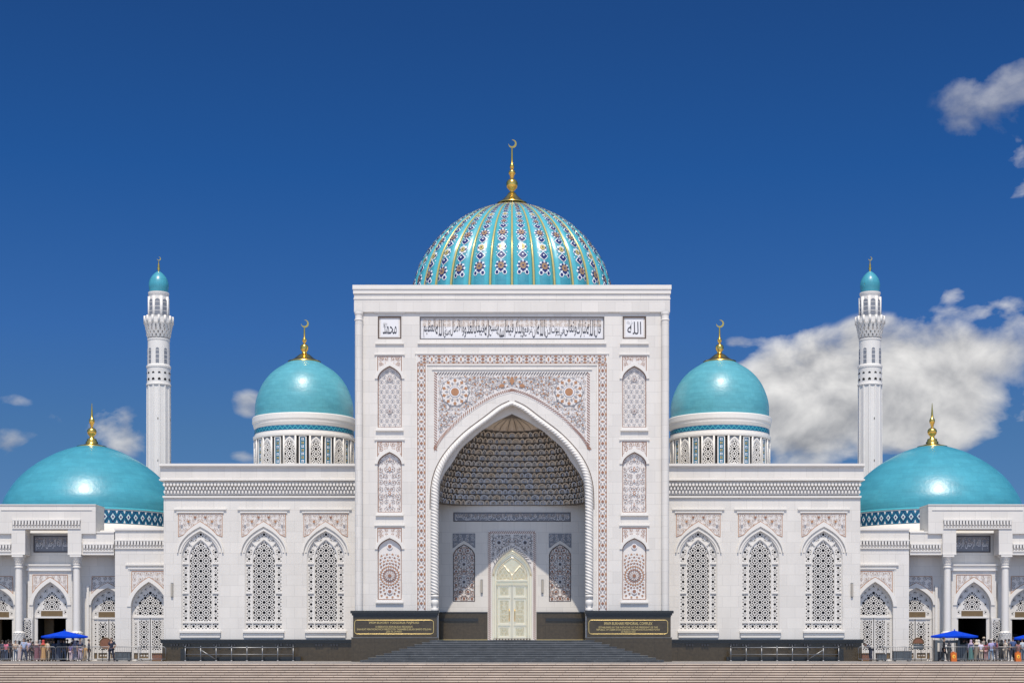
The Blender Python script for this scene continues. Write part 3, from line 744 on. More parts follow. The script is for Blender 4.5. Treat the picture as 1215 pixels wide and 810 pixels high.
for s in (-1, 1):
    w = MB(); x0, x1 = s * (dhw + .03), s * 5.78
    w.box(x0, x1, BY - .12, BY - .003, LAND, PB.Z(727), 'brown_granite'); w.box(s * PB.X(40), x1 - s * .01, BY - .2, BY - .1, PB.Z(736.5), PB.Z(733), 'black_granite')
    w.box(x0 - s * .002, x1, BY - .15, BY - .01, PB.Z(727) + .002, PB.Z(725.6), 'black_granite'); w.box(x0, x1, BY - .15, BY - .02, LAND + .002, LAND + .07, 'gold_letter')
    w.build('recess_plinth', portal)
    op = MB(); inner = side_n[0 if s < 0 else 1]; y = BY + .12; cx = s * PB.X(57)
    op.plate(offs(inner, -.05), y, y + .1, 'ornament_ground'); inn = offs(inner, .05)
    ins2 = lambda a, q: inpoly(inn, a, q)
    stargrid(op, inner, y, .62, 'ornament_red', 'ornament_brown', 'ornament_dark', n=6)
    scrolls(op, ins2, (cx, cx + PB.X(13), PB.Z(713), PB.Z(646)), .5, y, 61, mirror=cx, line='ornament_red', blob=('ornament_dark', 'ornament_red', 'ornament_brown'))
    for yy in (669, 690): rosette(op, cx, PB.Z(yy), .42, y, 10, ins2, 'ornament_dark')
    e = offs(inner, .04); ribbon(op, e + [e[0]], .07, y, 'ornament_dark')
    no = op.build('recess_panel', portal)
    sp = MB(); ar = parch(cx, PB.X(16), PB.Z(660) - .02, PB.Z(660) - .01, PB.Z(641))[2:]
    pl = [(cx - PB.X(13.4), PB.Z(632.5)), (cx - PB.X(13.4), PB.Z(650))] + [p for p in ar[::-1] if abs(p[0] - cx) < PB.X(13.3) and p[1] > PB.Z(650)] + [(cx + PB.X(13.4), PB.Z(650)), (cx + PB.X(13.4), PB.Z(632.5))]
    sp.plate(pl, BY - .02, BY + .01, 'panel_grey'); si = offs(pl, .03)
    scrolls(sp, lambda a, q: inpoly(si, a, q), (cx, cx + PB.X(13.4), PB.Z(652), PB.Z(632.5)), .36, BY - .02, 14, mirror=cx, line='ornament_pale', blob=('ornament_tan', 'ornament_pale', 'ornament_dark'))
    sp.build('spandrel_panel', no)
# inscription frieze under the vault
w = MB(); fx, f0, f1 = PB.X(69.5), PB.Z(618.5), PB.Z(607.5)
w.plate(rect(-fx, fx, f0, f1), BY - .03, BY + .01, 'ornament_dark'); w.plate(rect(-fx + .06, fx - .06, f0 + .06, f1 - .06), BY - .045, BY - .02, 'panel_grey')
rb = (-fx + .08, fx - .08, f0 + .30, f1 - .08); rr2 = rect(*rb)
scrolls(w, lambda a, q: inpoly(rr2, a, q), rb, .36, BY - .045, 44, line='ornament_tan', blob=('ornament_tan', 'ornament_pale', 'ornament_tan'))
fo = w.build('frieze_panel', portal)
t = MB(); xr = fx - .1; wl_ = (2 * fx - .2) / 14
for i, wd in enumerate(words[:14]):
    t.text(shape(wd), xr - wl_ * .95, xr, f0 + .1, f1 - .16, BY - .062 - .002 * (i % 2), 'ornament_pale'); xr -= wl_
t.build('lettering', fo)
# ornate door surround
w = MB(); top, ds = PB.Z(629.5), PB.Z(683); ybk = BY - .06
ar = parch(0, PB.X(24.5), ds - .02, ds - .01, PB.Z(649.5))[2:]
pl = [(-dhw, LAND), (-PB.X(24.5), LAND)] + ar[::-1] + [(PB.X(24.5), LAND), (dhw, LAND), (dhw, top), (-dhw, top)]
w.plate(pl, ybk, BY + .3, 'ornament_ground')
inn = offs(pl, .26); ins2 = lambda a, q: inpoly(inn, a, q)
scrolls(w, ins2, (0, dhw, PB.Z(668), top), .55, ybk, 71, mirror=0.0, line='ornament_dark', blob=('ornament_red', 'ornament_dark', 'ornament_grey'))
scrolls(w, ins2, (0, dhw, PB.Z(676), top), .34, ybk, 72, mirror=0.0, line='ornament_grey', blob=('ornament_dark', 'ornament_grey', 'ornament_dark'))  # denser dark scrolls put the shade at the surround's top into the pattern
for s in (-1, 1):
    rosette(w, s * PB.X(15.5), PB.Z(643.5), PB.X(7.6), ybk, 10, lambda a, q: True, 'ornament_dark')
    edging(w, [(s * (dhw - .12), LAND + .05), (s * (dhw - .12), top - .1)], .20, ybk, 'ornament_red', .16)
edging(w, [(-dhw + .1, top - .12), (dhw - .1, top - .12)], .20, ybk, 'ornament_red', .16)
dd = [(x * 1.03, z + .13) for x, z in ar if z > PB.Z(675)]
edging(w, dd, .18, ybk, 'ornament_dark', .16)
w.build('door_surround', portal)
# the pale brass door
w = MB(); dy_ = BY + .06
A0 = parch(0, PB.X(24.4), LAND, ds, PB.Z(650)); A1 = parch(0, PB.X(20.5), LAND + .04, ds + .05, PB.Z(656)); A2 = parch(0, PB.X(18.6), LAND + .06, ds + .05, PB.Z(659))
w.plate(A0, dy_, dy_ + .3, 'pale_brass', [A1]); w.plate(offs(A1, -.01), dy_ + .12, dy_ + .4, 'pale_brass_light', [A2])
for k in (1.4, 2.6): e = offs(A0, PB.X(k))[2:]; w.tube([(x, dy_ - .01, z) for x, z in e], .045, 6, 'pale_brass_light')
for s in (-1, 1): w.box(s * PB.X(22.3) - .05, s * PB.X(22.3) + .05, dy_ - .05, dy_, LAND, ds, 'pale_brass_light')
door = w.build('door', portal)
w = MB(); tr = PB.Z(690.5)      # tympanum with interlaced arches
tp = [(x, z) for x, z in offs(A2, -.02) if z > tr]; tp = [(-PB.X(18.6), tr)] + [] + tp[::1] if False else ([(PB.X(18.8), tr)] + [p for p in offs(A2, -.02)[2:]] + [(-PB.X(18.8), tr)])
w.plate(tp, dy_ + .22, dy_ + .35, 'pale_brass')
w.box(-PB.X(19), PB.X(19), dy_ + .05, dy_ + .3, tr - .22, tr + .1, 'pale_brass'); w.box(-PB.X(18.4), PB.X(18.4), dy_ - .02, dy_ + .2, tr + .10, tr + .2, 'pale_brass_light')
for s in (-1, 1):
    sub = parch(s * PB.X(8.9), PB.X(8.3), tr + .2, tr + .35, PB.Z(671)); w.tube([(x, dy_ + .2, z) for x, z in sub], .055, 6, 'pale_brass_light', closed=True)
    stargrid(w, sub, dy_ + .2, .3, 'brass_ornament', 'pale_brass_light', 'brass_ornament')
w.tube([(x, dy_ + .2, z) for x, z in [(-PB.X(11), PB.Z(669)), (0, PB.Z(682)), (PB.X(11), PB.Z(669))]], .055, 6, 'pale_brass_light')
w.tube([(x, dy_ + .2, z) for x, z in offs(A2, .1)[2:]], .06, 6, 'pale_brass_light')
w.build('tympanum', door)
for s in (-1, 1):
    w = MB(); a, b_ = s * .02, s * PB.X(18.4); L0, L1 = min(a, b_), max(a, b_); zt = tr - .22
    w.box(L0, L1, dy_ + .2, dy_ + .3, LAND + .1, zt, 'pale_brass')
    for (ya, yb_) in ((694.5, 706.5), (711, 739), (743, 754.5)):
        p0, p1 = PB.Z(yb_), PB.Z(ya); q0, q1 = L0 + .20, L1 - .20
        w.plate(rect(q0 - .06, q1 + .06, p0 - .06, p1 + .06), dy_ + .12, dy_ + .2, 'pale_brass_light', [rect(q0 + .04, q1 - .04, p0 + .04, p1 - .04)])
        w.box(q0 - .1, q1 + .1, dy_ + .06, dy_ + .2, p0 - .17, p0 - .065, 'pale_brass_light')
        w.plate(rect(q0 + .03, q1 - .03, p0 + .03, p1 - .03), dy_ + .17, dy_ + .21, 'pale_brass')
        bb = (q0 + .06, q1 - .06, p0 + .06, p1 - .06); rct = rect(*bb)
        scrolls(w, lambda m_, q: inpoly(rct, m_, q), ((q0 + q1) / 2, q1 - .06, p0 + .06, p1 - .06), .32, dy_ + .17, 3, mirror=(q0 + q1) / 2, line='brass_ornament', blob=('brass_ornament', 'pale_brass_light', 'brass_ornament'))
    w.box(s * .02, s * .14, dy_ + .1, dy_ + .2, LAND + .12, zt, 'pale_brass_light')
    lf = w.build('door_leaf', door)
    hnd = MB(); hx = s * .22
    hnd.tube([(hx, dy_ + .1, 3.1), (hx, dy_ - .02, 3.15), (hx, dy_ - .02, 4.0), (hx, dy_ + .1, 4.05)], .03, 8, 'gold'); hnd.build('handle', lf)
w = MB(); w.box(-PB.X(22), PB.X(22), dy_ - .1, dy_ + .3, LAND + .002, LAND + .16, 'frame_brown')
for i in range(12): w.box(-PB.X(21) + i * PB.X(3.6), -PB.X(19.4) + i * PB.X(3.6), dy_ - .12, dy_ - .1, LAND + .05, LAND + .12, 'pale_brass_light')
w.build('threshold', door)
# ---- stalactite vault
MUQ = [(489, 0), (497, 17), (505, 30), (510, 38), (518, 47), (526, 56.5), (534, 63.5), (545, 70), (552, 75), (559, 80), (567, 84), (575, 86.2), (600, 87.5)]
w = MB(); mu = smooth_tab(MUQ); hp = arch_poly(mu, 600)
ho = arch_poly([(y - 9, u + 9) for y, u in mu], 600)
for sgn in (1, -1):
    h = [(sgn * abs(x), z) for x, z in hp if x >= -1e-6]; o_ = [(sgn * abs(x), z) for x, z in ho if x >= 8.9 * P0.k - 1e-6]
    pl_ = h + [(0, PZ(470))] + [(sgn * 6.6, PZ(478)), (sgn * 6.6, PZ(600))]
    w.plate(pl_, .78, 1.0, 'white_plaster')
w.build('vault_arch', portal)
v = MB(); NT = 13; ZB, ZT = 12.15, 17.62
rnd = random.Random(4)
def tier(k):
    y = 598 + (511 - 598) * k / NT; Wk = PX(lookup(MUQ, y)) + (.16 if k < 3 else .04); q = Wk / 5.74
    return Wk, .95 + 3.55 * q ** 1.1, .62 + .38 * k / NT
def plan(Wk, dp, pw, n=90):
    L = []
    for i in range(n + 1):
        th = math.pi * i / n; c_, s_ = math.cos(th), math.sin(th)
        L.append(Vector((Wk * math.copysign(abs(c_) ** pw, c_), .95 + dp * abs(s_) ** pw, 0)))
    return L
def resample(L, n):
    d = [0]
    for a, b_ in zip(L, L[1:]): d.append(d[-1] + (b_ - a).length)
    out = []; j = 0
    for i in range(n + 1):
        t = d[-1] * i / n
        while j < len(d) - 2 and d[j + 1] < t: j += 1
        out.append(L[j].lerp(L[j + 1], (t - d[j]) / max(1e-9, d[j + 1] - d[j])))
    return out, d[-1]
prev = None
for k in range(NT):
    Wk, dp, pw = tier(k); z0 = ZB + (ZT - ZB) * k / NT; z1 = ZB + (ZT - ZB) * (k + 1) / NT
    L = plan(Wk, dp, pw); _, ln = resample(L, 2); n = max(8, int(ln / .50)); n += (n % 2 == k % 2)
    Q0, _ = resample(L, n * 2); Q = []; acc = 0
    cuts = [0.0]
    for i in range(n): cuts.append(cuts[-1] + (1.25 if i % 2 == k % 2 else .75))
    Q = [Q0[min(n * 2, round(c_ / cuts[-1] * n * 2))] for c_ in cuts]
    fine, _ = resample(L, 400); Q = [fine[min(400, round(c_ / cuts[-1] * 400))] for c_ in cuts]
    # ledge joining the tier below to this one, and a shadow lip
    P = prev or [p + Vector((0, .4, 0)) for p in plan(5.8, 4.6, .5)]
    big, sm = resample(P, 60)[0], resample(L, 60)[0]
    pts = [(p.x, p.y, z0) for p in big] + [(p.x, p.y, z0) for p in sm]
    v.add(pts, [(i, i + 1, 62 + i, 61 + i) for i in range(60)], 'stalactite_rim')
    ctr = Vector((0, .6, 0))
    for i in range(n):
        a, b_ = Q[i], Q[i + 1]; t_ = (b_ - a); wd = t_.length; t_.normalize()
        nin = Vector((-t_.y, t_.x, 0)); mid = (a + b_) / 2
        if nin.dot(ctr - mid) < 0: nin = -nin
        def loc(x, z, d, a=a, t_=t_, nin=nin): q = a + t_ * x + nin * d; return (q.x, q.y, z)
        front = abs(mid.x) / max(.1, Wk)
        mf = 'stalactite_tan' if (rnd.random() < .12 + .40 * front + .03 * k) else ('stalactite_blue' if k < 7 and rnd.random() < .55 else 'stalactite')  # tan sides and top, blue-grey low tiers: bounce light painted into the colour
        h = z1 - z0
        # bracket cell: wall, and a niche hood leaning out over it
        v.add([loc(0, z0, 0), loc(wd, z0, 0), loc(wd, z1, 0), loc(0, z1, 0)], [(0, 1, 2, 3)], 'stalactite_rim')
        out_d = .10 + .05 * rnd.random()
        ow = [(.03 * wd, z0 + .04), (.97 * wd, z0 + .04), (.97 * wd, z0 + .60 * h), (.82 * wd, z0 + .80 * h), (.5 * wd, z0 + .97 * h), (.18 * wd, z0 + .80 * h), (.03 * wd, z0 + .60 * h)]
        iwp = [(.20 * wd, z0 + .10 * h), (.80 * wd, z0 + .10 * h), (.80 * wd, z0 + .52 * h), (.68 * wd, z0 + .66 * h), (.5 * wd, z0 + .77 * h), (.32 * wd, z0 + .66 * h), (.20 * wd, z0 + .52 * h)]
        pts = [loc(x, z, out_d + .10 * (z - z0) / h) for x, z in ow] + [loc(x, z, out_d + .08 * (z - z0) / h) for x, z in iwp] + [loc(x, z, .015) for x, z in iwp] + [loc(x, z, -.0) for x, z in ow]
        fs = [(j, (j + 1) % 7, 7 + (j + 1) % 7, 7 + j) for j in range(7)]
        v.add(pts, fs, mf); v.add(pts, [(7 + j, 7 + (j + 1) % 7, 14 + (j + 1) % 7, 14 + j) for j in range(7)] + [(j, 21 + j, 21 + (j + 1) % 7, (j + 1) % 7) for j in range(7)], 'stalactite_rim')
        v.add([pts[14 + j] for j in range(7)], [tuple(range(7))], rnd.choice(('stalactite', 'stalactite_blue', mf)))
        dd = [(.5 * wd + .12 * wd * math.cos(q), z0 + .40 * h + .14 * h * math.sin(q)) for q in [j * math.pi / 3 for j in range(6)]]
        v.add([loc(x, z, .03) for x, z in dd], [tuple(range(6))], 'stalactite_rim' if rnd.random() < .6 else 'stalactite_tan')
    prev = L
v.build('stalactite_vault', portal)
# fluted half-dome at the head of the vault
v = MB(); Wk, dp, pw = tier(NT); Wk *= .92; n = 44
rings = []
for j in range(11):
    t = j / 10; r = (1 - t ** 1.7) ; z = ZT + (PZ(490) - ZT) * t
    row = []
    for i in range(n * 4 + 1):
        th = math.pi * i / (n * 4); fl = 1 - .16 * abs(math.sin(th * n / 4)) * (1 - .6 * t)
        row.append((Wk * r * fl * math.cos(th), .95 + dp * .9 * r * fl * math.sin(th), z))
    rings.append(row)
pts = [p for r_ in rings for p in r_]; m_ = n * 4 + 1
v.add(pts, [(j * m_ + i, j * m_ + i + 1, (j + 1) * m_ + i + 1, (j + 1) * m_ + i) for j in range(10) for i in range(m_ - 1)], 'stalactite_tan', True)
big, sm = resample(prev, 60)[0], [Vector(p) for p in rings[0]]
sm = resample(sm, 60)[0]
v.add([(p.x, p.y, ZT) for p in big] + [(p.x, p.y, ZT) for p in sm], [(i, i + 1, 62 + i, 61 + i) for i in range(60)], 'stalactite_rim')
for i in range(0, n + 1):
    if i % 2: continue
    th = math.pi * i / n
    v.tube([(Wk * (1 - (j / 10) ** 1.7) * math.cos(th), .93 + dp * .9 * (1 - (j / 10) ** 1.7) * math.sin(th), ZT + (PZ(490) - ZT) * j / 10) for j in range(11)], .03, 5, 'stalactite_rim')
v.build('fluted_half_dome', portal)

# ---- granite sign walls either side of the stairs
PS = Plane(-1.0)
def sign_wall(s, label, lines):
    o = thing('sign_wall', label, 'sign wall', (s * PS.X(139), -1.0, 0))
    x0, x1 = -PS.X(51), PS.X(51); zt = PS.Z(724); zm = PS.Z(755.5); yb = .98; zc = PS.Z(731.5)
    def sub(mb, n, par=o): return mb.build(n, par)
    m = MB(); m.box(x0 + .08, x1 - .10, .05, yb, zm, zc, 'brown_granite'); sub(m, 'panel_block')
    m = MB(); m.box(x0 - .04, x1 - .02, 0, yb, 0, zm - .05, 'brown_granite'); m.box(x0 - .06, x1, -.02, yb, zm - .05, zm, 'stair_nosing'); sub(m, 'base_block')
    m = MB()
    for a, b_, d in ((731.5, 729.6, .02), (729.6, 727.2, .10), (727.2, 724, .20)): m.box(x0 + .1 - d, x1 - .1 + d, .05 - d, yb, PS.Z(a) + .002, PS.Z(b_), 'black_granite')
    sub(m, 'cap')
    m = MB(); fx0, fx1, f0, f1, r = x0 + .20, x1 - .32, PS.Z(751.6), PS.Z(735.2), .2
    q = []
    for cxx, czz, a0 in ((fx1 - r, f1 - r, 0), (fx0 + r, f1 - r, 90), (fx0 + r, f0 + r, 180), (fx1 - r, f0 + r, 270)): q += [(cxx + r * math.cos(R(a0 + t)), .045, czz + r * math.sin(R(a0 + t))) for t in (0, 22, 45, 68, 90)]
    m.tube(q, .026, 6, 'gold_letter', closed=True); fr = sub(m, 'gold_frame')
    m = MB(); cxx = (fx0 + fx1) / 2
    for (txt, hwid, ya, yb_) in lines: m.text(txt, cxx - PS.X(hwid), cxx + PS.X(hwid), PS.Z(yb_), PS.Z(ya), .041, 'gold_letter')
    sub(m, 'lettering')
    return o
sign_wall(-1, 'dark granite sign wall reading IMOM BUXORIY YODGORLIK MAJMUASI, beside the stairs', [
    ('IMOM BUXORIY YODGORLIK MAJMUASI', 29.5, 736.8, 740.2), ("O‘ZBEKISTON RESPUBLIKASI PREZIDENTI", 22, 742.0, 744.2),
    ('SHAVKAT MIROMONOVICH MIRZIYOYEV TASHABBUSI BILAN BARPO ETILGAN', 44, 744.9, 747.1), ('2025 YIL 24 MART', 9.5, 747.7, 749.8)])
sign_wall(1, 'dark granite sign wall reading IMAM BUKHARI MEMORIAL COMPLEX, beside the stairs', [
    ('IMAM BUKHARI MEMORIAL COMPLEX', 28.5, 737.4, 740.8), ('ESTABLISHED BY THE INITIATIVE OF THE PRESIDENT OF THE', 35, 742.6, 744.7),
    ('REPUBLIC OF UZBEKISTAN SHAVKAT MIROMONOVICH MIRZIYOYEV', 37.5, 745.4, 747.5), ('24 MARCH 2025', 8.5, 748.0, 750.0)])
# ---- entrance stairs: a three-sided flight
st = MB(); n = 10; hr = LAND / n
for i in range(n):
    z1 = hr * (i + 1); x = 10.75 - .52 * i; yf = -6.6 + .52 * i
    st.box(-x, x, yf, -1.03, hr * i, z1 - .035, 'stair_granite'); st.box(-x - .03, x + .03, yf - .03, -1.032, z1 - .033, z1, 'stair_nosing' if i % 3 else 'stair_granite')  # paler nosings carry the step edges' highlight in their colour
st.box(-5.45, 5.45, -1.032, -.002, 0, LAND - .002, 'stair_granite')
tag(st.build('entrance_stairs'), 'broad dark grey granite stairs rising from three sides to the brass door', 'stairs')

# ================================================================== LATTICE WINDOWS
def lattice_holes(poly, pitch, x0, z0, inset=.05):
    """star holes ringed by eight kites, on a diagonal square net, cut clear of the edge"""
    ins_p = offs(poly, inset); xs = [p[0] for p in poly]; zs = [p[1] for p in poly]; H = []
    lo, hi, bt = min(xs) + inset * .9, max(xs) - inset * .9, min(zs) + inset * .9
    def clip(h, ax, lim, sg):
        o = []
        for i, p in enumerate(h):
            q = h[i - 1]; pi, qi = (p[ax] - lim) * sg >= 0, (q[ax] - lim) * sg >= 0
            if pi != qi: t = (lim - q[ax]) / (p[ax] - q[ax]); o.append((q[0] + (p[0] - q[0]) * t, q[1] + (p[1] - q[1]) * t))
            if pi: o.append(p)
        return o
    ins_p = offs(poly, inset * .85)
    def tryh(h):
        for ax, lim, sg in ((0, lo, 1), (0, hi, -1), (1, bt, 1)):
            h = clip(h, ax, lim, sg)
            if len(h) < 3: return
        ar_ = abs(sum(h[i - 1][0] * h[i][1] - h[i][0] * h[i - 1][1] for i in range(len(h)))) / 2
        if ar_ < .0012: return
        h = [p for q_, p in enumerate(h) if math.hypot(p[0] - h[q_ - 1][0], p[1] - h[q_ - 1][1]) > 1e-4]
        if len(h) < 3: return
        if all(inpoly(ins_p, *p) for p in h): H.append(h)
    ni = int((max(xs) - min(xs)) / pitch) + 2; nj = int((max(zs) - min(zs)) / pitch) + 2
    for i in range(-2 * ni, 2 * ni + 1):
        for j in range(-2 * nj, 2 * nj + 1):
            if (i + j) % 2: continue
            cx, cz = x0 + i * pitch / 2, z0 + j * pitch / 2
            if not (min(xs) - pitch < cx < max(xs) + pitch and min(zs) - pitch < cz < max(zs) + pitch): continue
            tryh(ellp(cx, cz, .16 * pitch, .16 * pitch, 8, R(22.5)))
            for k in range(8):
                a = R(22.5 + 45 * k); r = .285 * pitch
                px_, pz_ = cx + r * math.cos(a), cz + r * math.sin(a)
                tryh(diam(px_, pz_, .090 * pitch, .100 * pitch, a))
            tryh(ellp(cx + pitch / 2, cz, .135 * pitch, .135 * pitch, 4, 0))
    return H
def strip_holes(cells, size):
    """border cells: one dark octagon ringed by pinholes"""
    H = []
    for cx, cz in cells:
        H.append(ellp(cx, cz, .20 * size, .20 * size, 8, R(22.5)))
        for sx_ in (-1, 1):
            for q_ in (-1, 1): H.append(diam(cx + sx_ * .455 * size, cz + q_ * .17 * size, .05 * size, .075 * size)); H.append(diam(cx + sx_ * .17 * size, cz + q_ * .455 * size, .075 * size, .04 * size))
        for k in range(8):
            a = R(45 * k); H.append(diam(cx + .37 * size * math.cos(a) * (1.08 if k % 2 else 1), cz + .37 * size * math.sin(a) * (1.08 if k % 2 else 1), (.115 if k % 2 else .085) * size, (.115 if k % 2 else .085) * size))
    return H
PWI = Plane(5.0); KW = PWI.k
WZ = PWI.Z
def frame_bars(mb, poly, w, y0, y1, m, skip=0):
    mb.plate(poly, y0, y1, m, [offs(poly, w)])
def make_window(par, cx):
    """tall arched wing window: carved frame, perforated screens, dark glass, sill"""
    hw = 22.3 * KW; zb, zs, za = WZ(747.5), WZ(662), WZ(629)
    outer = parch(0, hw, zb, zs, za); f = MB()
    frame_bars(f, outer, .055, .08, .26, 'lattice_white')
    ihw = 13.4 * KW; zi0, zi1, zis = WZ(738), WZ(638.5), WZ(660)
    inner = parch(0, ihw + .06, zi0, zis, zi1)
    f.plate(inner, .09, .26, 'lattice_white', [offs(inner, .07)])
    for yy in (668, 703, 738):
        for sg in (-1, 1): f.box(sg * (ihw - .0), sg * (hw - .05), .085, .22, WZ(yy) - .05, WZ(yy) + .05, 'lattice_white')
    f.box(-ihw, ihw, .084, .22, WZ(738) - .05, WZ(738) + .05, 'lattice_white')
    for sg in (-1, 1):
        f.box(sg * (ihw + .02) - .03, sg * (ihw + .02) + .03, .088, .22, zb + .05, WZ(738), 'lattice_white')
        # radial bars across the arched border
        p, q = (sg * 10.2 * KW, WZ(647)), (sg * 15.6 * KW, WZ(640)); dxx, dzz = q[0] - p[0], q[1] - p[1]; L = math.hypot(dxx, dzz); nx, nz = -dzz / L * .05, dxx / L * .05
        f.plate([(p[0] + nx, p[1] + nz), (p[0] - nx, p[1] - nz), (q[0] - nx, q[1] - nz), (q[0] + nx, q[1] + nz)], .087, .22, 'lattice_white')
    fo = f.build('window', par, (cx, 5.0, 0))
    l = MB(); ip = offs(inner, .06)
    l.plate(ip, .19, .25, 'lattice_white', lattice_holes(ip, 12.3 * KW, 0, WZ(652.5) - .0, .045))
    l.build('lattice_screen', fo)
    l = MB(); bd = offs(outer, .05); bdi = offs(bd, .03); ino = offs(inner, -.03); hs = []
    cs = 8.1 * KW; cells = [(0, WZ(633.6))] + [(i * 8.6 * KW, WZ(742.6)) for i in (-1, 0, 1)]
    for sg in (-1, 1):
        xx = sg * (ihw + hw - .02) / 2
        for z_a, z_b, n in ((736.8, 704.2, 4), (701.8, 669.2, 4), (666.6, 650.5, 2)): cells += [(xx, WZ(z_a + (z_b - z_a) * (i + .5) / n)) for i in range(n)]
        cells += [(xx, WZ(742.6)), (sg * 15.9 * KW, WZ(644.6)), (sg * 8.4 * KW, WZ(638.4))]
    for c_ in cells:
        for h in strip_holes([c_], cs):
            if all(inpoly(bdi, *p) for p in h) and not any(inpoly(ino, *p) for p in h): hs.append(h)
    l.plate(bd, .17, .23, 'lattice_white', hs + [inner])
    l.build('border_screen', fo)
    g = MB(); g.plate(offs(outer, -.02), .36, .45, 'dark_glass'); g.build('glass_pane', fo)
    s_ = MB(); s_.box(-24.6 * KW, 24.6 * KW, -.22, .05, WZ(750.2), WZ(748), 'white_trim'); s_.box(-23.6 * KW, 23.6 * KW, -.10, .03, WZ(753.2), WZ(750.4), 'white_trim'); s_.box(-23.6 * KW, 23.6 * KW, -.15, .03, WZ(755.8), WZ(753.6), 'white_trim')
    s_.build('sill', fo)
    return fo
WIN_U = (221.0, 294.6, 369.8)
def dentils(mb, x0, x1, y, zt, zb, pitch, depth, m='white_trim', rows=3):
    """honeycomb cornice: staggered rows of small knobs stepping out"""
    h = (zt - zb) / rows; n = max(1, round((x1 - x0) / pitch)); p = (x1 - x0) / n
    for r in range(rows):
        zc = zt - h * (r + .5); d = depth * (1 - r / (rows + .3)); o = .5 if r % 2 else 0
        for i in range(n + (0 if r % 2 == 0 else -1)):
            cx = x0 + (i + .5 + o) * p
            a, b_ = p * (.40 if r == 0 else .30), h * (.46 if r == 0 else .5)
            q = [(cx + a * c_, zc + b_ * s_) for c_, s_ in ((1, 0), (.6, .85), (-.6, .85), (-1, 0), (-.6, -.85), (.6, -.85))]
            mb.plate(q, y - d, y, m)
WALL_MESHES = {}
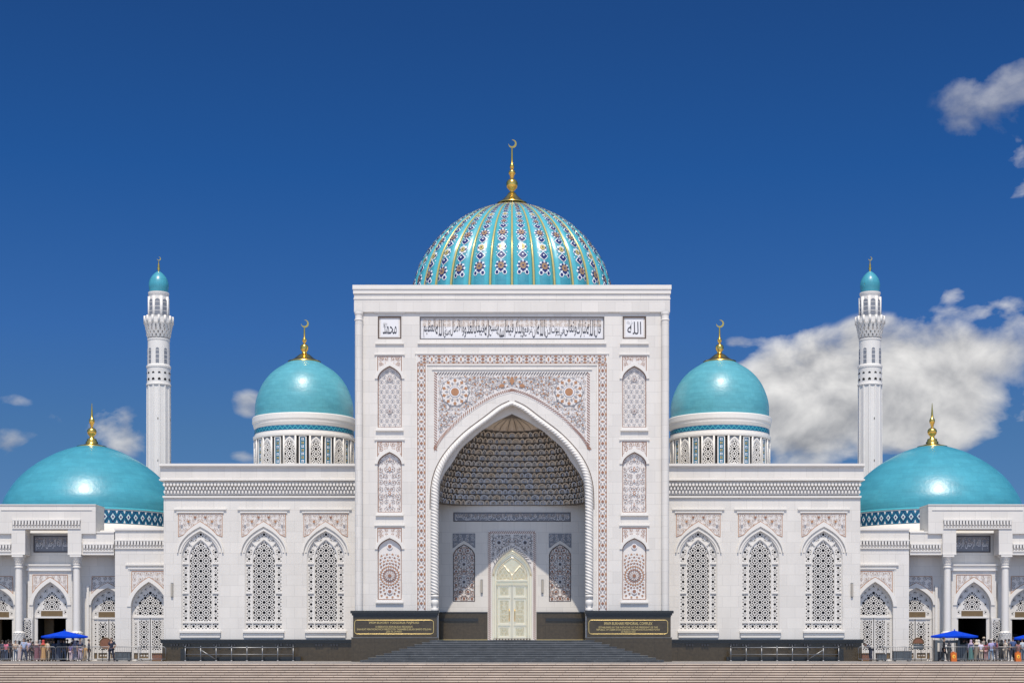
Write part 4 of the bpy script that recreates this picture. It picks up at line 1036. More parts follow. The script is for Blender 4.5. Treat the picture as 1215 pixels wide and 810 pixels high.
def make_wing(s):
    side = 'left' if s < 0 else 'right'
    o = thing('hall_wing', 'long white wing with three tall lattice windows on the %s of the portal' % side, 'building', (0, 0, 0))
    x0, x1 = 187.6 * KW - .4, 413.3 * KW
    fl = (s < 0)
    w = MB(); hs = []
    for u in WIN_U: hs.append(parch(u * KW, 22.3 * KW + .004, WZ(747.5), WZ(662), WZ(629) + .004))
    w.plate(rect(x0, x1, WZ(758), WZ(588)), 5.0, 5.45, 'white_stone', hs)
    w.box(x0, x1, 5.452, 26, 0, WZ(560), 'white_stone'); w.box(x1 - .5, x1, 5.0, 5.46, 0, WZ(758) + .001, 'white_stone')
    w.build('wall', o, flip=fl)
    w = MB(); xe = 416.8 * KW
    w.box(x0, xe + .05, 4.55, 26.2, WZ(553.2), WZ(550.4), 'white_trim'); w.box(x0, xe, 4.66, 26.1, WZ(554.6), WZ(553.2) - .003, 'white_trim')
    w.box(x0, xe - .02, 4.78, 26.0, WZ(568.5), WZ(554.6) - .003, 'white_stone'); w.box(x0, xe + .05, 4.62, 26.05, WZ(570.2), WZ(568.5) - .003, 'white_trim')
    w.box(x0, xe - .3, 4.96, 25.9, WZ(587), WZ(570.2) - .003, 'white_plaster'); w.box(x0, x1 + .06, 4.86, 25.8, WZ(590.2), WZ(588), 'white_trim')
    w.build('cornice', o, flip=fl)
    w = MB(); dentils(w, x0 + .2, xe - .2, 4.96, WZ(573), WZ(585.5), 4.02 * KW, .30); w.build('honeycomb_frieze', o, flip=fl)
    w = MB(); w.box(x0, x1 + .05, 4.7, 5.45, 0, WZ(762.5), 'brown_granite'); 
    w.box(x0, x1 + .12, 4.52, 5.2, WZ(762.5) + .002, WZ(760.2), 'black_granite'); w.box(x0, x1 + .16, 4.46, 5.2, WZ(760.2) + .002, WZ(758), 'black_granite')
    w.build('plinth', o, flip=fl)
    w = MB()
    for u0 in (206, 224, 258, 272, 327, 345, 381, 395) : 
        for i in range(3): w.box((u0 + i * 3.2) * KW, (u0 + 2 + i * 3.2) * KW, 4.55, 4.69, WZ(765.8), WZ(763.5), 'dark_metal')
    w.build('plinth_light', o, flip=fl)
    for u in WIN_U:
        cx = u * KW; f = MB(); y = 5.0
        f.box(cx - 31 * KW, cx + 31 * KW, y - .12, y + .02, WZ(604) - .05, WZ(604) + .06, 'white_trim'); f.box(cx - 28 * KW, cx + 28 * KW, y - .09, y + .02, WZ(607.5) - .05, WZ(607.5) + .06, 'white_trim')
        # broad smooth arch band and the groove under it
        oa = parch(0, 27.5 * KW, WZ(655) - .02, WZ(655) - .01, WZ(618.7))[2:]; ia = parch(0, 26.2 * KW, WZ(655) - .02, WZ(655) - .01, WZ(624.5))[2:]
        for a in range(len(oa) - 1):
            q = [oa[a], oa[a + 1], ia[a + 1], ia[a]]
            f.add([(cx + x, y - .13, z) for x, z in q] + [(cx + x, y, z) for x, z in q], [(0, 1, 2, 3), (0, 4, 5, 1), (2, 6, 7, 3)], 'white_trim')
        ib = parch(0, 24.4 * KW, WZ(655) - .02, WZ(655) - .01, WZ(627.2))[2:]; ic = parch(0, 22.6 * KW, WZ(655) - .02, WZ(655) - .01, WZ(629.5))[2:]
        for a in range(len(ib) - 1):
            q = [ib[a], ib[a + 1], ic[a + 1], ic[a]]
            f.add([(cx + x, y - .05, z) for x, z in q] + [(cx + x, y, z) for x, z in q], [(0, 1, 2, 3), (0, 4, 5, 1), (2, 6, 7, 3)], 'white_trim')
        f.build('arch_moulding', o, flip=fl)
        sp = MB(); pw = 26.4 * KW; yy = y - .012
        pl = [(cx - pw, WZ(608.5)), (cx - pw, WZ(637))] + [(cx + x, z) for x, z in oa[::-1] if abs(x) < pw - .01 and z > WZ(637)] + [(cx + pw, WZ(637)), (cx + pw, WZ(608.5))]
        sp.plate(pl, yy, y + .01, 'ornament_ground'); si = offs(pl, .05); ins = lambda a, q, si=si: inpoly(si, a, q)
        scrolls(sp, ins, (cx, cx + pw, WZ(637), WZ(608.5)), .36, yy, 31, mirror=cx, line='ornament_tan', blob=('ornament_red', 'ornament_tan', 'ornament_grey'))
        for sg in (-1, 1):
            for q in range(3): put(sp, star(cx + sg * (6 + 8 * q) * KW, WZ(613.5 + 5 * q), 6, .13, .07), yy, ('ornament_red', 'ornament_brown', 'ornament_grey')[q], ins, 4)
        e = offs(pl, .03); ribbon(sp, e + [e[0]], .045, yy, 'ornament_brown')
        sp.build('spandrel_panel', o, flip=fl)
    for u in WIN_U:
        if 'win' not in WALL_MESHES: WALL_MESHES['win'] = make_window(o, s * u * KW)
        else: copy_tree(WALL_MESHES['win'], o, (s * u * KW, 5.0, 0))
    return o
for s in (-1, 1): make_wing(s)
# the great hall behind the portal
hb = MB(); hb.box(-11.2, 11.2, 9.5, 46, 0, 21.8, 'white_stone'); hb.box(-27, 27, 26.3, 46, 0, 13.2, 'white_stone')
hall = thing('prayer_hall', 'plain white hall block standing behind the entrance portal, carrying the great ribbed dome', 'building')
hb.build('wall', hall)

# ================================================================== DOMES
def crescent(mb, c, r, th, m='gold', open_=70):
    """a crescent moon standing in the XZ plane, horns up to the left"""
    n = 24; o, i_ = [], []
    for k in range(n + 1):
        a = R(-40 - 138 + 276 * k / n); t = math.sin(math.pi * k / n); w = .06 * r + .40 * r * t
        o.append((c[0] + r * math.cos(a), c[2] + r * math.sin(a))); i_.append((c[0] + (r - w) * math.cos(a), c[2] + (r - w) * math.sin(a)))
    pts = [(x, c[1] - th, z) for x, z in o + i_] + [(x, c[1] + th, z) for x, z in o + i_]; N = n + 1; fs = []
    for k in range(n):
        fs += [(k, k + 1, N + k + 1, N + k), (2 * N + k, 3 * N + k, 3 * N + k + 1, 2 * N + k + 1), (k, 2 * N + k, 2 * N + k + 1, k + 1), (N + k, N + k + 1, 3 * N + k + 1, 3 * N + k)]
    mb.add(pts, fs, m)
def finial(par, prof, top, moon=None, c=(0, 0, 0)):
    f = MB(); f.lathe(prof, 28, 'gold', c); fo = f.build('finial', par)
    if moon:
        m = MB(); crescent(m, (c[0] + moon[0], c[1], moon[1]), moon[2], moon[2] * .12); m.build('crescent', fo)
    return fo
def bulb(zc, r, n=8, sq=1.0): return [(r * math.cos(R(-80 + 160 * i / n)), zc + sq * r * math.sin(R(-80 + 160 * i / n))) for i in range(n + 1)]
# --- two turquoise domes on window drums
D1 = Plane(20.0)
def drum_dome(s):
    side = 'left' if s < 0 else 'right'
    o = thing('drum_dome', 'smooth turquoise dome with a gold crescent on a tall window drum, %s of the portal' % side, 'dome', (s * D1.X(246.3), 20.0, 0))
    k = D1.k; Z = D1.Z; r = lambda p: p * k
    Zc = Z; Z = Plane(17.0).Z      # the drum is surveyed on its near side
    b_ = MB()
    b_.lathe([(r(57.0), 13.0), (r(57.0), Z(514))], 72, 'interior_shade')
    b_.lathe([(r(59.8), 13.0), (r(59.8), Z(552)), (r(59.3), Z(551.6)), (r(57), Z(551.6))], 72, 'white_trim')
    b_.lathe([(r(56), Z(518.6)), (r(59.6), Z(518.5)), (r(60.2), Z(517)), (r(60.2), Z(514.8)), (r(58.6), Z(514.3)), (r(58.3), Z(512)), (r(58.3), Z(505.5)), (r(59.0), Z(504.5)), (r(60.0), Z(502)), (r(60.2), Z(500)), (r(61.2), Z(498)), (r(61.3), Z(492.5)), (r(60.6), Z(491.5)), (r(57), Z(491.0))], 72, 'white_trim', smooth=False)
    b_.build('drum', o)
    t = MB(); n = 60
    for i in range(n):      # blue zigzag band
        for (m, zz0, zz1, d) in (('tile_teal', Z(511.6), Z(506), .012),):
            a0, a1 = 2 * math.pi * i / n, 2 * math.pi * (i + 1) / n; R_ = r(58.3) + d
            t.add([(R_ * math.cos(a0), R_ * math.sin(a0), zz0), (R_ * math.cos(a1), R_ * math.sin(a1), zz0), (R_ * math.cos(a1), R_ * math.sin(a1), zz1), (R_ * math.cos(a0), R_ * math.sin(a0), zz1)], [(0, 1, 2, 3)], m)
        am = (a0 + a1) / 2; R2 = r(58.3) + .03; zt, zb = Z(506.8), Z(510.8); w = .05
        for (p, q, z_a, z_b) in ((a0, am, zb, zt), (am, a1, zt, zb)):
            t.add([(R2 * math.cos(p), R2 * math.sin(p), z_a - w), (R2 * math.cos(q), R2 * math.sin(q), z_b - w), (R2 * math.cos(q), R2 * math.sin(q), z_b + w), (R2 * math.cos(p), R2 * math.sin(p), z_a + w)], [(0, 1, 2, 3)], 'turquoise_light')
    t.build('tile_band', o)
    zb, zt = Z(551.6), Z(518.6)
    W_ = MB(); hw = .60; pl = parch(0, .47, zb + .05, zt - .95, zt - .22)
    po = parch(0, .57, zb + .0, zt - .93, zt - .06)
    W_.plate(po, -.03, .10, 'lattice_white', [pl]); W_.plate(rect(-hw, hw, zb, zt - .03), .05, .12, 'panel_grey', [offs(pl, -.03)])
    wo_ = W_.build('drum_window', o)
    L_ = MB(); big = offs(pl, -.01); L_.plate(big, .03, .09, 'lattice_white', lattice_holes(big, .84, 0, zb + .42, .02)); L_.build('lattice_screen', wo_)
    T_ = MB(); th = .32; T_.plate(rect(-th, th, zb, zt - .04), -.03, .10, 'white_trim', [rect(-th + .09, th - .09, zb + .02, zt - .12)])
    T_.plate(rect(-th + .05, th - .05, zb, zt - .06), .04, .09, 'tile_teal')
    ins = lambda a, q: abs(a) < th - .10
    for j in range(7):
        zz = zb + .22 + j * .31
        put(T_, star(0, zz, 4, .16, .09, math.pi / 4), .04, 'tile_gold' if j % 2 else 'tile_white', ins, 1); put(T_, diam(0, zz, .06, .06), .04, 'tile_navy', ins, 2)
        for sg in (-1, 1): put(T_, diam(sg * .16, zz + .155, .06, .10), .04, 'tile_green' if j % 2 else 'tile_navy', ins, 1); put(T_, diam(sg * .19, zz, .03, .04), .04, 'tile_white', ins, 2)
    to_ = T_.build('tile_panel', o)
    NW = 12; off = R(-90 + s * (9.5 - 0)) if s > 0 else R(-90 - 9.5)
    for i in range(NW):
        for base, ph, rr in ((wo_, 0.0, r(58.6)), (to_, .5, r(58.2))):
            c_ = base if i == 0 else copy_tree(base, o)
            a = off + 2 * math.pi * (i + ph) / NW
            c_.location = (rr * math.cos(a), rr * math.sin(a), 0); c_.rotation_euler[2] = a + math.pi / 2
    p_ = MB()
    for i in range(2 * NW):       # slim posts between
        a = off + 2 * math.pi * (i + .5) / (2 * NW) + (.012 if i % 2 else -.012); ca, sa = math.cos(a), math.sin(a)
        p_.tube([(r(58.6) * ca, r(58.6) * sa, zb), (r(58.6) * ca, r(58.6) * sa, zt)], .085, 8, 'white_trim')
    p_.build('drum_posts', o)
    sh = MB(); tab = [(429.0, 18.0), (434, 26), (439.2, 33.8), (444.3, 39.6), (449.7, 44.4), (457, 49.3), (463.8, 52.6), (470, 55.0), (475.5, 56.6), (481, 57.6), (487, 58.1), (492, 58.0)]
    Z = Zc; prof = [(r(u), Z(y + 1.0 * max(0, 1 - u / 50))) for y, u in smooth_tab(tab, 60)][::-1]; prof = [(r(58.0), Plane(17.0).Z(491.4) - .1)] + prof; sh.lathe(prof, 96, 'turquoise_pale'); sh.build('dome_shell', o)
    fin = [(r(19.6), Z(430.2)), (r(19.4), Z(428.8)), (r(17), Z(428.3)), (r(12), Z(425.5)), (r(8.5), Z(422.6)), (r(6), Z(420.6)), (r(3), Z(419.4)), (r(2.6), Z(417.6)), (r(4.8), Z(414.5))] + [(a, z) for a, z in bulb(Z(412.3), r(4.9), 8, .95)][3:] + [(r(1.8), Z(406)), (r(2.6), Z(404)), (r(2.4), Z(402.2)), (r(1.2), Z(400.5)), (r(.9), Z(391)), (r(.8), Z(388.4))]
    finial(o, fin, 0, (r(.6), Z(384.0), r(4.6)))
    return o
for s in (-1, 1): drum_dome(s)
# --- the great ribbed dome
D2 = Plane(30.0)
def great_dome():
    o = thing('great_dome', 'great ribbed turquoise dome with gold ribs and floral tiles above the portal', 'dome', (0, 30.0, 0))
    k = D2.k; Z = D2.Z
    tab = [(241.5, 16.0), (248, 33.5), (254, 47), (261, 59.5), (270, 71.5), (279.7, 82.3), (290, 91.4), (300.8, 99.2), (309, 104.3), (317.3, 108.6), (326, 112), (333.7, 114.6), (348, 118), (365, 120.2), (385, 121)]
    prof = [(u * k, Z(y + 3.2 * max(0, 1 - u / 112))) for y, u in smooth_tab(tab, 84)][::-1]
    # arc length table
    S = [0.0]
    for (a, b_), (c, d) in zip(prof, prof[1:]): S.append(S[-1] + math.hypot(c - a, d - b_))
    def at(s_):
        j = 0
        while j < len(S) - 2 and S[j + 1] < s_: j += 1
        t = (s_ - S[j]) / (S[j + 1] - S[j]); return prof[j][0] + (prof[j + 1][0] - prof[j][0]) * t, prof[j][1] + (prof[j + 1][1] - prof[j][1]) * t
    NG = 30
    def lobe(phi): return .962 + .046 * abs(math.sin(NG / 2 * (phi + math.pi / 2))) ** .75
    sh = MB(); sub = 12; n = NG * sub; pts = []
    for r_, z in prof:
        for i in range(n):
            a = -math.pi / 2 + 2 * math.pi * i / n; f = lobe(a); pts.append((r_ * f * math.cos(a), r_ * f * math.sin(a), z))
    for j in range(len(prof) - 1):
        for i in range(n):
            i2 = (i + 1) % n; q = (j * n + i, j * n + i2, (j + 1) * n + i2, (j + 1) * n + i)
            sh.f.append(q); sh.m.append('turquoise_light' if i % sub in (1, 2, sub - 2, sub - 3) else 'turquoise_tile'); sh.sm.append(True)
    sh.v += pts
    for g in range(NG):       # gold rib in each valley
        a = -math.pi / 2 + 2 * math.pi * g / NG
        sh.tube([(r_ * .978 * math.cos(a), r_ * .978 * math.sin(a), z) for r_, z in prof[::2]], [.035 + .065 * (r_ / prof[0][0]) for r_, z in prof[::2]], 8, 'tile_gold', cap=False)
    so_ = sh.build('dome_shell', o)
    fl = MB()
    def motif(phi, s_, poly, m, lift):
        pts = []
        for a, c in poly:
            r_, z = at(s_ + c); p_ = phi + a / max(.4, r_); f = lobe(p_) * 1.0
            rr = r_ * f + lift; pts.append((rr * math.cos(p_), rr * math.sin(p_), z + lift * .5))
        fl.add(pts, [tuple(range(len(pts)))], m)
    s0 = next(S[j] for j, (r_, z) in enumerate(prof) if z > Z(345))
    for g in range(NG):
        phi = -math.pi / 2 + 2 * math.pi * (g + .5) / NG
        s_ = s0; kind = 0; seq = ('flower', 'bud', 'gold', 'bud', 'flower', 'bud', 'small', 'bud', 'gold', 'bud', 'small', 'bud', 'small', 'bud', 'small', 'bud', 'small')
        while s_ < S[-1] - .8 and kind < 40:
            r_, z = at(s_); w = min(.54, 2 * math.pi * r_ / NG * .29); ty = seq[kind % len(seq)]
            if kind == 0:
                for dx_, dz_ in ((-.34, -.62), (0, -.42), (.34, -.62)):
                    motif(phi, s_, ellp(dx_, dz_, .21, .24, 8), 'tile_white', .03); motif(phi, s_, ellp(dx_, dz_, .13, .16, 8), 'tile_navy', .05)
            if ty in ('flower', 'gold', 'small'):
                R_ = w * (1.0 if ty == 'flower' else .84 if ty == 'gold' else .74)
                motif(phi, s_, star(0, 0, 8, R_ * 1.05, R_ * .86), 'tile_white', .03)
                if ty != 'gold':
                    for q in range(8): a = math.pi / 4 * q + .39; motif(phi, s_, ellp(.70 * R_ * math.cos(a), .70 * R_ * math.sin(a), .20 * R_, .20 * R_, 6), 'tile_navy', .05)
                else:
                    for q in (0, math.pi): motif(phi, s_, ellp(.7 * R_ * math.cos(q), 0, .18 * R_, .26 * R_, 6), 'tile_navy', .05)
                motif(phi, s_, ellp(0, 0, .52 * R_, .60 * R_, 10), 'tile_brown' if ty != 'gold' else 'tile_gold', .06); motif(phi, s_, ellp(0, 0, .15 * R_, .15 * R_, 6), 'tile_navy', .075)
                step = R_ * 1.05
            else:
                R_ = w * .74
                motif(phi, s_, star(0, 0, 4, R_ * 1.12, R_ * .88, math.pi / 2), 'tile_white', .03); motif(phi, s_, star(0, 0, 4, R_ * .9, R_ * .66, math.pi / 2), 'tile_navy', .05)
                motif(phi, s_, ellp(0, .05, .22 * R_, .22 * R_, 6), 'tile_white', .06)
                for sg in (-1, 1): motif(phi, s_, ellp(sg * R_ * 1.15, R_ * .75, .10 * w, .13 * w, 6), 'tile_white', .035)
                step = R_ * 1.0
            kind += 1; nw = min(.54, 2 * math.pi * at(s_ + step)[0] / NG * .29); s_ += step + nw * .86
    fl.build('floral_tiles', so_)
    r = lambda p: p * k
    fin = [(r(17.8), Z(242.6)), (r(17.8), Z(241.4)), (r(15.5), Z(240.4)), (r(12.5), Z(238.2)), (r(10), Z(236)), (r(6.5), Z(232.5)), (r(4.2), Z(229)), (r(2.2), Z(228)), (r(2.6), Z(226.6)), (r(6), Z(223))] + bulb(Z(218.6), r(7.0), 8, .95)[3:] + [(r(2.2), Z(211.2)), (r(2.6), Z(208.6))] + bulb(Z(205), r(4.2), 8, .9)[2:] + [(r(1.8), Z(200.5)), (r(2.7), Z(198)), (r(2.4), Z(195.6)), (r(1.3), Z(194)), (r(1.1), Z(185)), (r(.9), Z(176))]
    finial(o, fin, 0, (r(.6), Z(170.8), r(4.9)))
    d = MB(); d.lathe([(9.9, 21.8), (9.9, 27), (9.7, 29.5), (9.5, Z(384))], 90, 'white_trim'); d.build('drum', o)
great_dome()
# --- two broad low domes over the side pavilions
D3 = Plane(18.0)
def low_dome(s):
    side = 'left' if s < 0 else 'right'
    o = thing('low_dome', 'broad low turquoise dome with a gold spire over the %s pavilion' % side, 'dome', (s * D3.X(498.5), 18.0, 0))
    k = D3.k; Z = D3.Z; r = lambda p: p * k
    tab = [(528.6, 14.0), (533, 28), (537.5, 39), (542.4, 48.2), (550, 60.8), (559, 72.6), (568, 82), (577, 89.4), (589.6, 97.2), (598, 101), (606, 102.6), (611, 102.8)]
    sh = MB(); sh.lathe([(r(u), Z(y + 1.0 * max(0, 1 - u / 90))) for y, u in smooth_tab(tab, 66)][::-1], 110, 'turquoise_tile'); sh.build('dome_shell', o)
    t = MB(); Rr = r(102.6)
    t.lathe([(Rr + .10, Z(611.4)), (Rr + .10, Z(609.6)), (Rr - .1, Z(609.2))], 110, 'turquoise_light'); t.lathe([(Rr, Z(627.5)), (Rr + .03, Z(612.4))], 110, 'tile_teal'); t.lathe([(Rr + .05, Z(612.6)), (Rr + .05, Z(611.4))], 110, 'tile_white')
    n = 72
    def onband(p, m, lift): t.add([((Rr + .02 + lift) * math.cos(a), (Rr + .02 + lift) * math.sin(a), z) for a, z in p], [tuple(range(len(p)))], m)
    zc, hh = Z(620), (Z(612.6) - Z(627.5)) / 2
    for i in range(n):
        a = 2 * math.pi * (i + .5) / n; da = math.pi / n
        for f, m, l_ in ((.94, 'tile_navy', .02), (.70, 'turquoise_light', .04), (.52, 'tile_white', .055), (.26, 'tile_navy', .07)):
            onband([(a + da * f, zc), (a, zc + hh * f * .9), (a - da * f, zc), (a, zc - hh * f * .9)], m, l_)
        for sg in (-1, 1):
            b0 = a + da
            onband([(b0, zc + sg * hh * .45) if sg > 0 else (b0 + da * .3, zc - hh * .93), (b0 + da * .3, zc + hh * .93) if sg > 0 else (b0, zc - hh * .45), (b0 - da * .3, zc + sg * hh * .93)], 'tile_white', .03)
    t.build('tile_band', o)
    b_ = MB(); b_.lathe([(r(104), 9.5), (r(104.5), Z(628.2)), (r(103.2), Z(627.8)), (r(100), Z(627.6))], 110, 'white_trim'); b_.build('drum', o)
    fin = [(r(17.5), Z(530.4)), (r(17.5), Z(529.6)), (r(11), Z(528)), (r(7), Z(526.4)), (r(7.4), Z(524.6)), (r(5.6), Z(522.6)), (r(5.8), Z(521)), (r(2.8), Z(519.5)), (r(2.6), Z(517.6)), (r(4.8), Z(515))] + bulb(Z(512), r(5.6), 8, .9)[3:] + [(r(1.7), Z(506)), (r(1.9), Z(503.6)), (r(3), Z(501.6)), (r(3.4), Z(499)), (r(2.6), Z(496.6)), (r(1.6), Z(495.5)), (r(1.2), Z(490)), (r(.25), Z(478))]
    finial(o, fin, 0)
for s in (-1, 1): low_dome(s)

# ================================================================== MINARETS
D4 = Plane(35.0)
def minaret(s):
    side = 'left' if s < 0 else 'right'
    o = thing('minaret', 'slender white minaret with small turquoise cap beside the low dome on the %s' % side, 'minaret', (s * D4.X(419.2 if s < 0 else 424.8), 35.0, 0))
    k = D4.k; Zc = D4.Z; Z = Plane(33.9).Z; r = lambda p: p * k; m = 'minaret_white'
    sh = MB(); n = 12
    for i in range(n):        # ribbed shaft of twelve flutes
        a0 = 2 * math.pi * (i - .5) / n; pts = []
        for z, f in ((0, 1.03), (Z(456), .985)):
            for t_, rr in ((0, 14.4), (.10, 14.4), (.18, 13.6), (.82, 13.6), (.90, 14.4), (1, 14.4)):
                a = a0 + 2 * math.pi / n * t_; pts.append((r(rr) * f * math.cos(a), r(rr) * f * math.sin(a), z))
        sh.add(pts, [(j, j + 1, 7 + j, 6 + j) for j in range(5)], m)
    sh.lathe([(r(14.2), Z(456)), (r(14.6), Z(455.4)), (r(14.6), Z(453.8)), (r(13.8), Z(453)), (r(13.6), Z(440)), (r(13.8), Z(435)), (r(14.4), Z(434.4)), (r(14.4), Z(432.2)), (r(12.9), Z(431)), (r(12.7), Z(402.5)), (r(13.2), Z(401.8)), (r(13.2), Z(400))], 36, m, smooth=False)
    for i in range(n):
        a = 2 * math.pi * i / n
        for yy, rr in ((496, 13.75), (546, 13.75)):
            if i % 3 == 0:
                a_ = a - math.pi / 2 + .2; ca, sa = math.cos(a_), math.sin(a_)
                sh.add([(r(rr) * ca + dx_ * -sa, r(rr) * sa + dx_ * ca, Z(yy) + dz_) for dx_, dz_ in ((-.09, -.1), (.09, -.1), (.09, .1), (-.09, .1))], [(0, 1, 2, 3)], 'interior_shade')
    sh.build('shaft', o)
    def slot(rr, z0, z1, w, m_, name, cnt, ph=0.0, arch=True, lattice=True):
        base = None
        for i in range(cnt):
            a = 2 * math.pi * (i + ph) / cnt - math.pi / 2
            if base is None:
                q = MB(); pl = parch(0, w, z0, z1 - w * .9, z1, 5) if arch else rect(-w, w, z0, z1)
                q.plate(pl, -.02, .2, m_)
                if lattice:
                    hh = (z1 - z0); 
                    for j in range(int(hh / .42)): q.box(-w, w, -.04, .0, z0 + .37 + j * .42, z0 + .42 + j * .42, 'lattice_white')
                base = q.build(name, o); c_ = base
            else: c_ = copy_tree(base, o)
            c_.location = (rr * math.cos(a), rr * math.sin(a), 0); c_.rotation_euler[2] = a + math.pi / 2
    slot(r(12.75), Z(430), Z(411.5), .16, 'panel_grey', 'slit_window', 8, .12)
    slot(r(13.7), Z(450.2), Z(447.2), .13, 'interior_shade', 'vent_hole', 12, .5, True, False)
    slot(r(13.7), Z(442), Z(440), .12, 'interior_shade', 'vent_hole', 12, .5, True, False)
    c_ = MB()                # honeycomb corbel under the balcony
    c_.lathe([(r(12.4), Z(400)), (r(12.9), Z(396)), (r(13.6), Z(391)), (r(14.6), Z(387)), (r(15.8), Z(383))], 36, 'frieze_ground')
    for row, (yy, rr, cnt) in enumerate(((398.2, 12.6, 18), (394.6, 13.2, 18), (391, 13.8, 18), (387.4, 14.6, 20))):
        for i in range(cnt):
            a = 2 * math.pi * (i + .5 * (row % 2)) / cnt; ca, sa = math.cos(a), math.sin(a); w = .62 * math.pi * r(rr) / cnt; h = .26
            P = lambda x, d, z: (r(rr) * ca + d * ca - x * sa, r(rr) * sa + d * sa + x * ca, z)
            zc = Z(yy)
            pts = [P(-w, .05, zc - h * .2), P(w, .05, zc - h * .2), P(w * 1.15, .15, zc + h), P(-w * 1.15, .15, zc + h), P(-w, -.3, zc - h * .2), P(w, -.3, zc - h * .2), P(w * 1.15, -.3, zc + h), P(-w * 1.15, -.3, zc + h)]
            c_.add(pts, [(0, 1, 2, 3), (0, 4, 5, 1), (3, 2, 6, 7), (0, 3, 7, 4), (1, 5, 6, 2)], m)
    c_.lathe([(r(14.8), Z(384.8)), (r(16.4), Z(383.6)), (r(16.8), Z(382.3)), (r(10), Z(382))], 36, m, smooth=False); c_.build('corbel', o)
    b_ = MB(); nb = 14
    for i in range(nb):
        a = 2 * math.pi * i / nb; ca, sa = math.cos(a), math.sin(a)
        b_.tube([(r(16.6) * ca, r(16.6) * sa, Z(382)), (r(16.6) * ca, r(16.6) * sa, Z(373.4))], .12, 6, m)
    b_.lathe([(r(16.2), Z(382.1)), (r(16.5), Z(382)), (r(16.5), Z(375.2)), (r(16.8), Z(375)), (r(16.8), Z(374.3)), (r(16.0), Z(374.3)), (r(16.0), Z(382))], 42, m, smooth=False); b_.build('balcony', o)
    l = MB(); l.lathe([(r(11.2), Z(382)), (r(11.2), Z(349)), (r(11.6), Z(348.5)), (r(12.3), Z(346)), (r(12.3), Z(344.6)), (r(9), Z(344.2))], 36, m, smooth=False)
    for i in range(8):
        a = 2 * math.pi * (i + .5 + .12) / 8 - math.pi / 2; ca, sa = math.cos(a), math.sin(a); l.tube([(r(11.3) * ca, r(11.3) * sa, Z(381)), (r(11.3) * ca, r(11.3) * sa, Z(350))], .16, 6, m)
    l.build('lantern', o); slot(r(11.3), Z(372.5), Z(353), .27, 'panel_grey', 'lantern_window', 8, .12)
    Z = Zc; d = MB(); tab = [(321.6, .8), (324, 4.2), (327, 7.2), (331, 9.8), (335, 11.2), (339, 11.7), (343, 11.3), (347, 10.8)]
    d.lathe([(r(u), Z(y)) for y, u in smooth_tab(tab, 40)][::-1], 40, 'turquoise_tile'); d.build('dome_shell', o)
    fin = [(r(1.6), Z(322.4)), (r(1), Z(320.5)), (r(2), Z(318.6)), (r(1), Z(316.8)), (r(1.5), Z(315)), (r(.7), Z(313.4)), (r(.5), Z(309.6))]
    finial(o, fin, 0, (r(.3), Z(306.9), r(2.3)))
for s in (-1, 1): minaret(s)

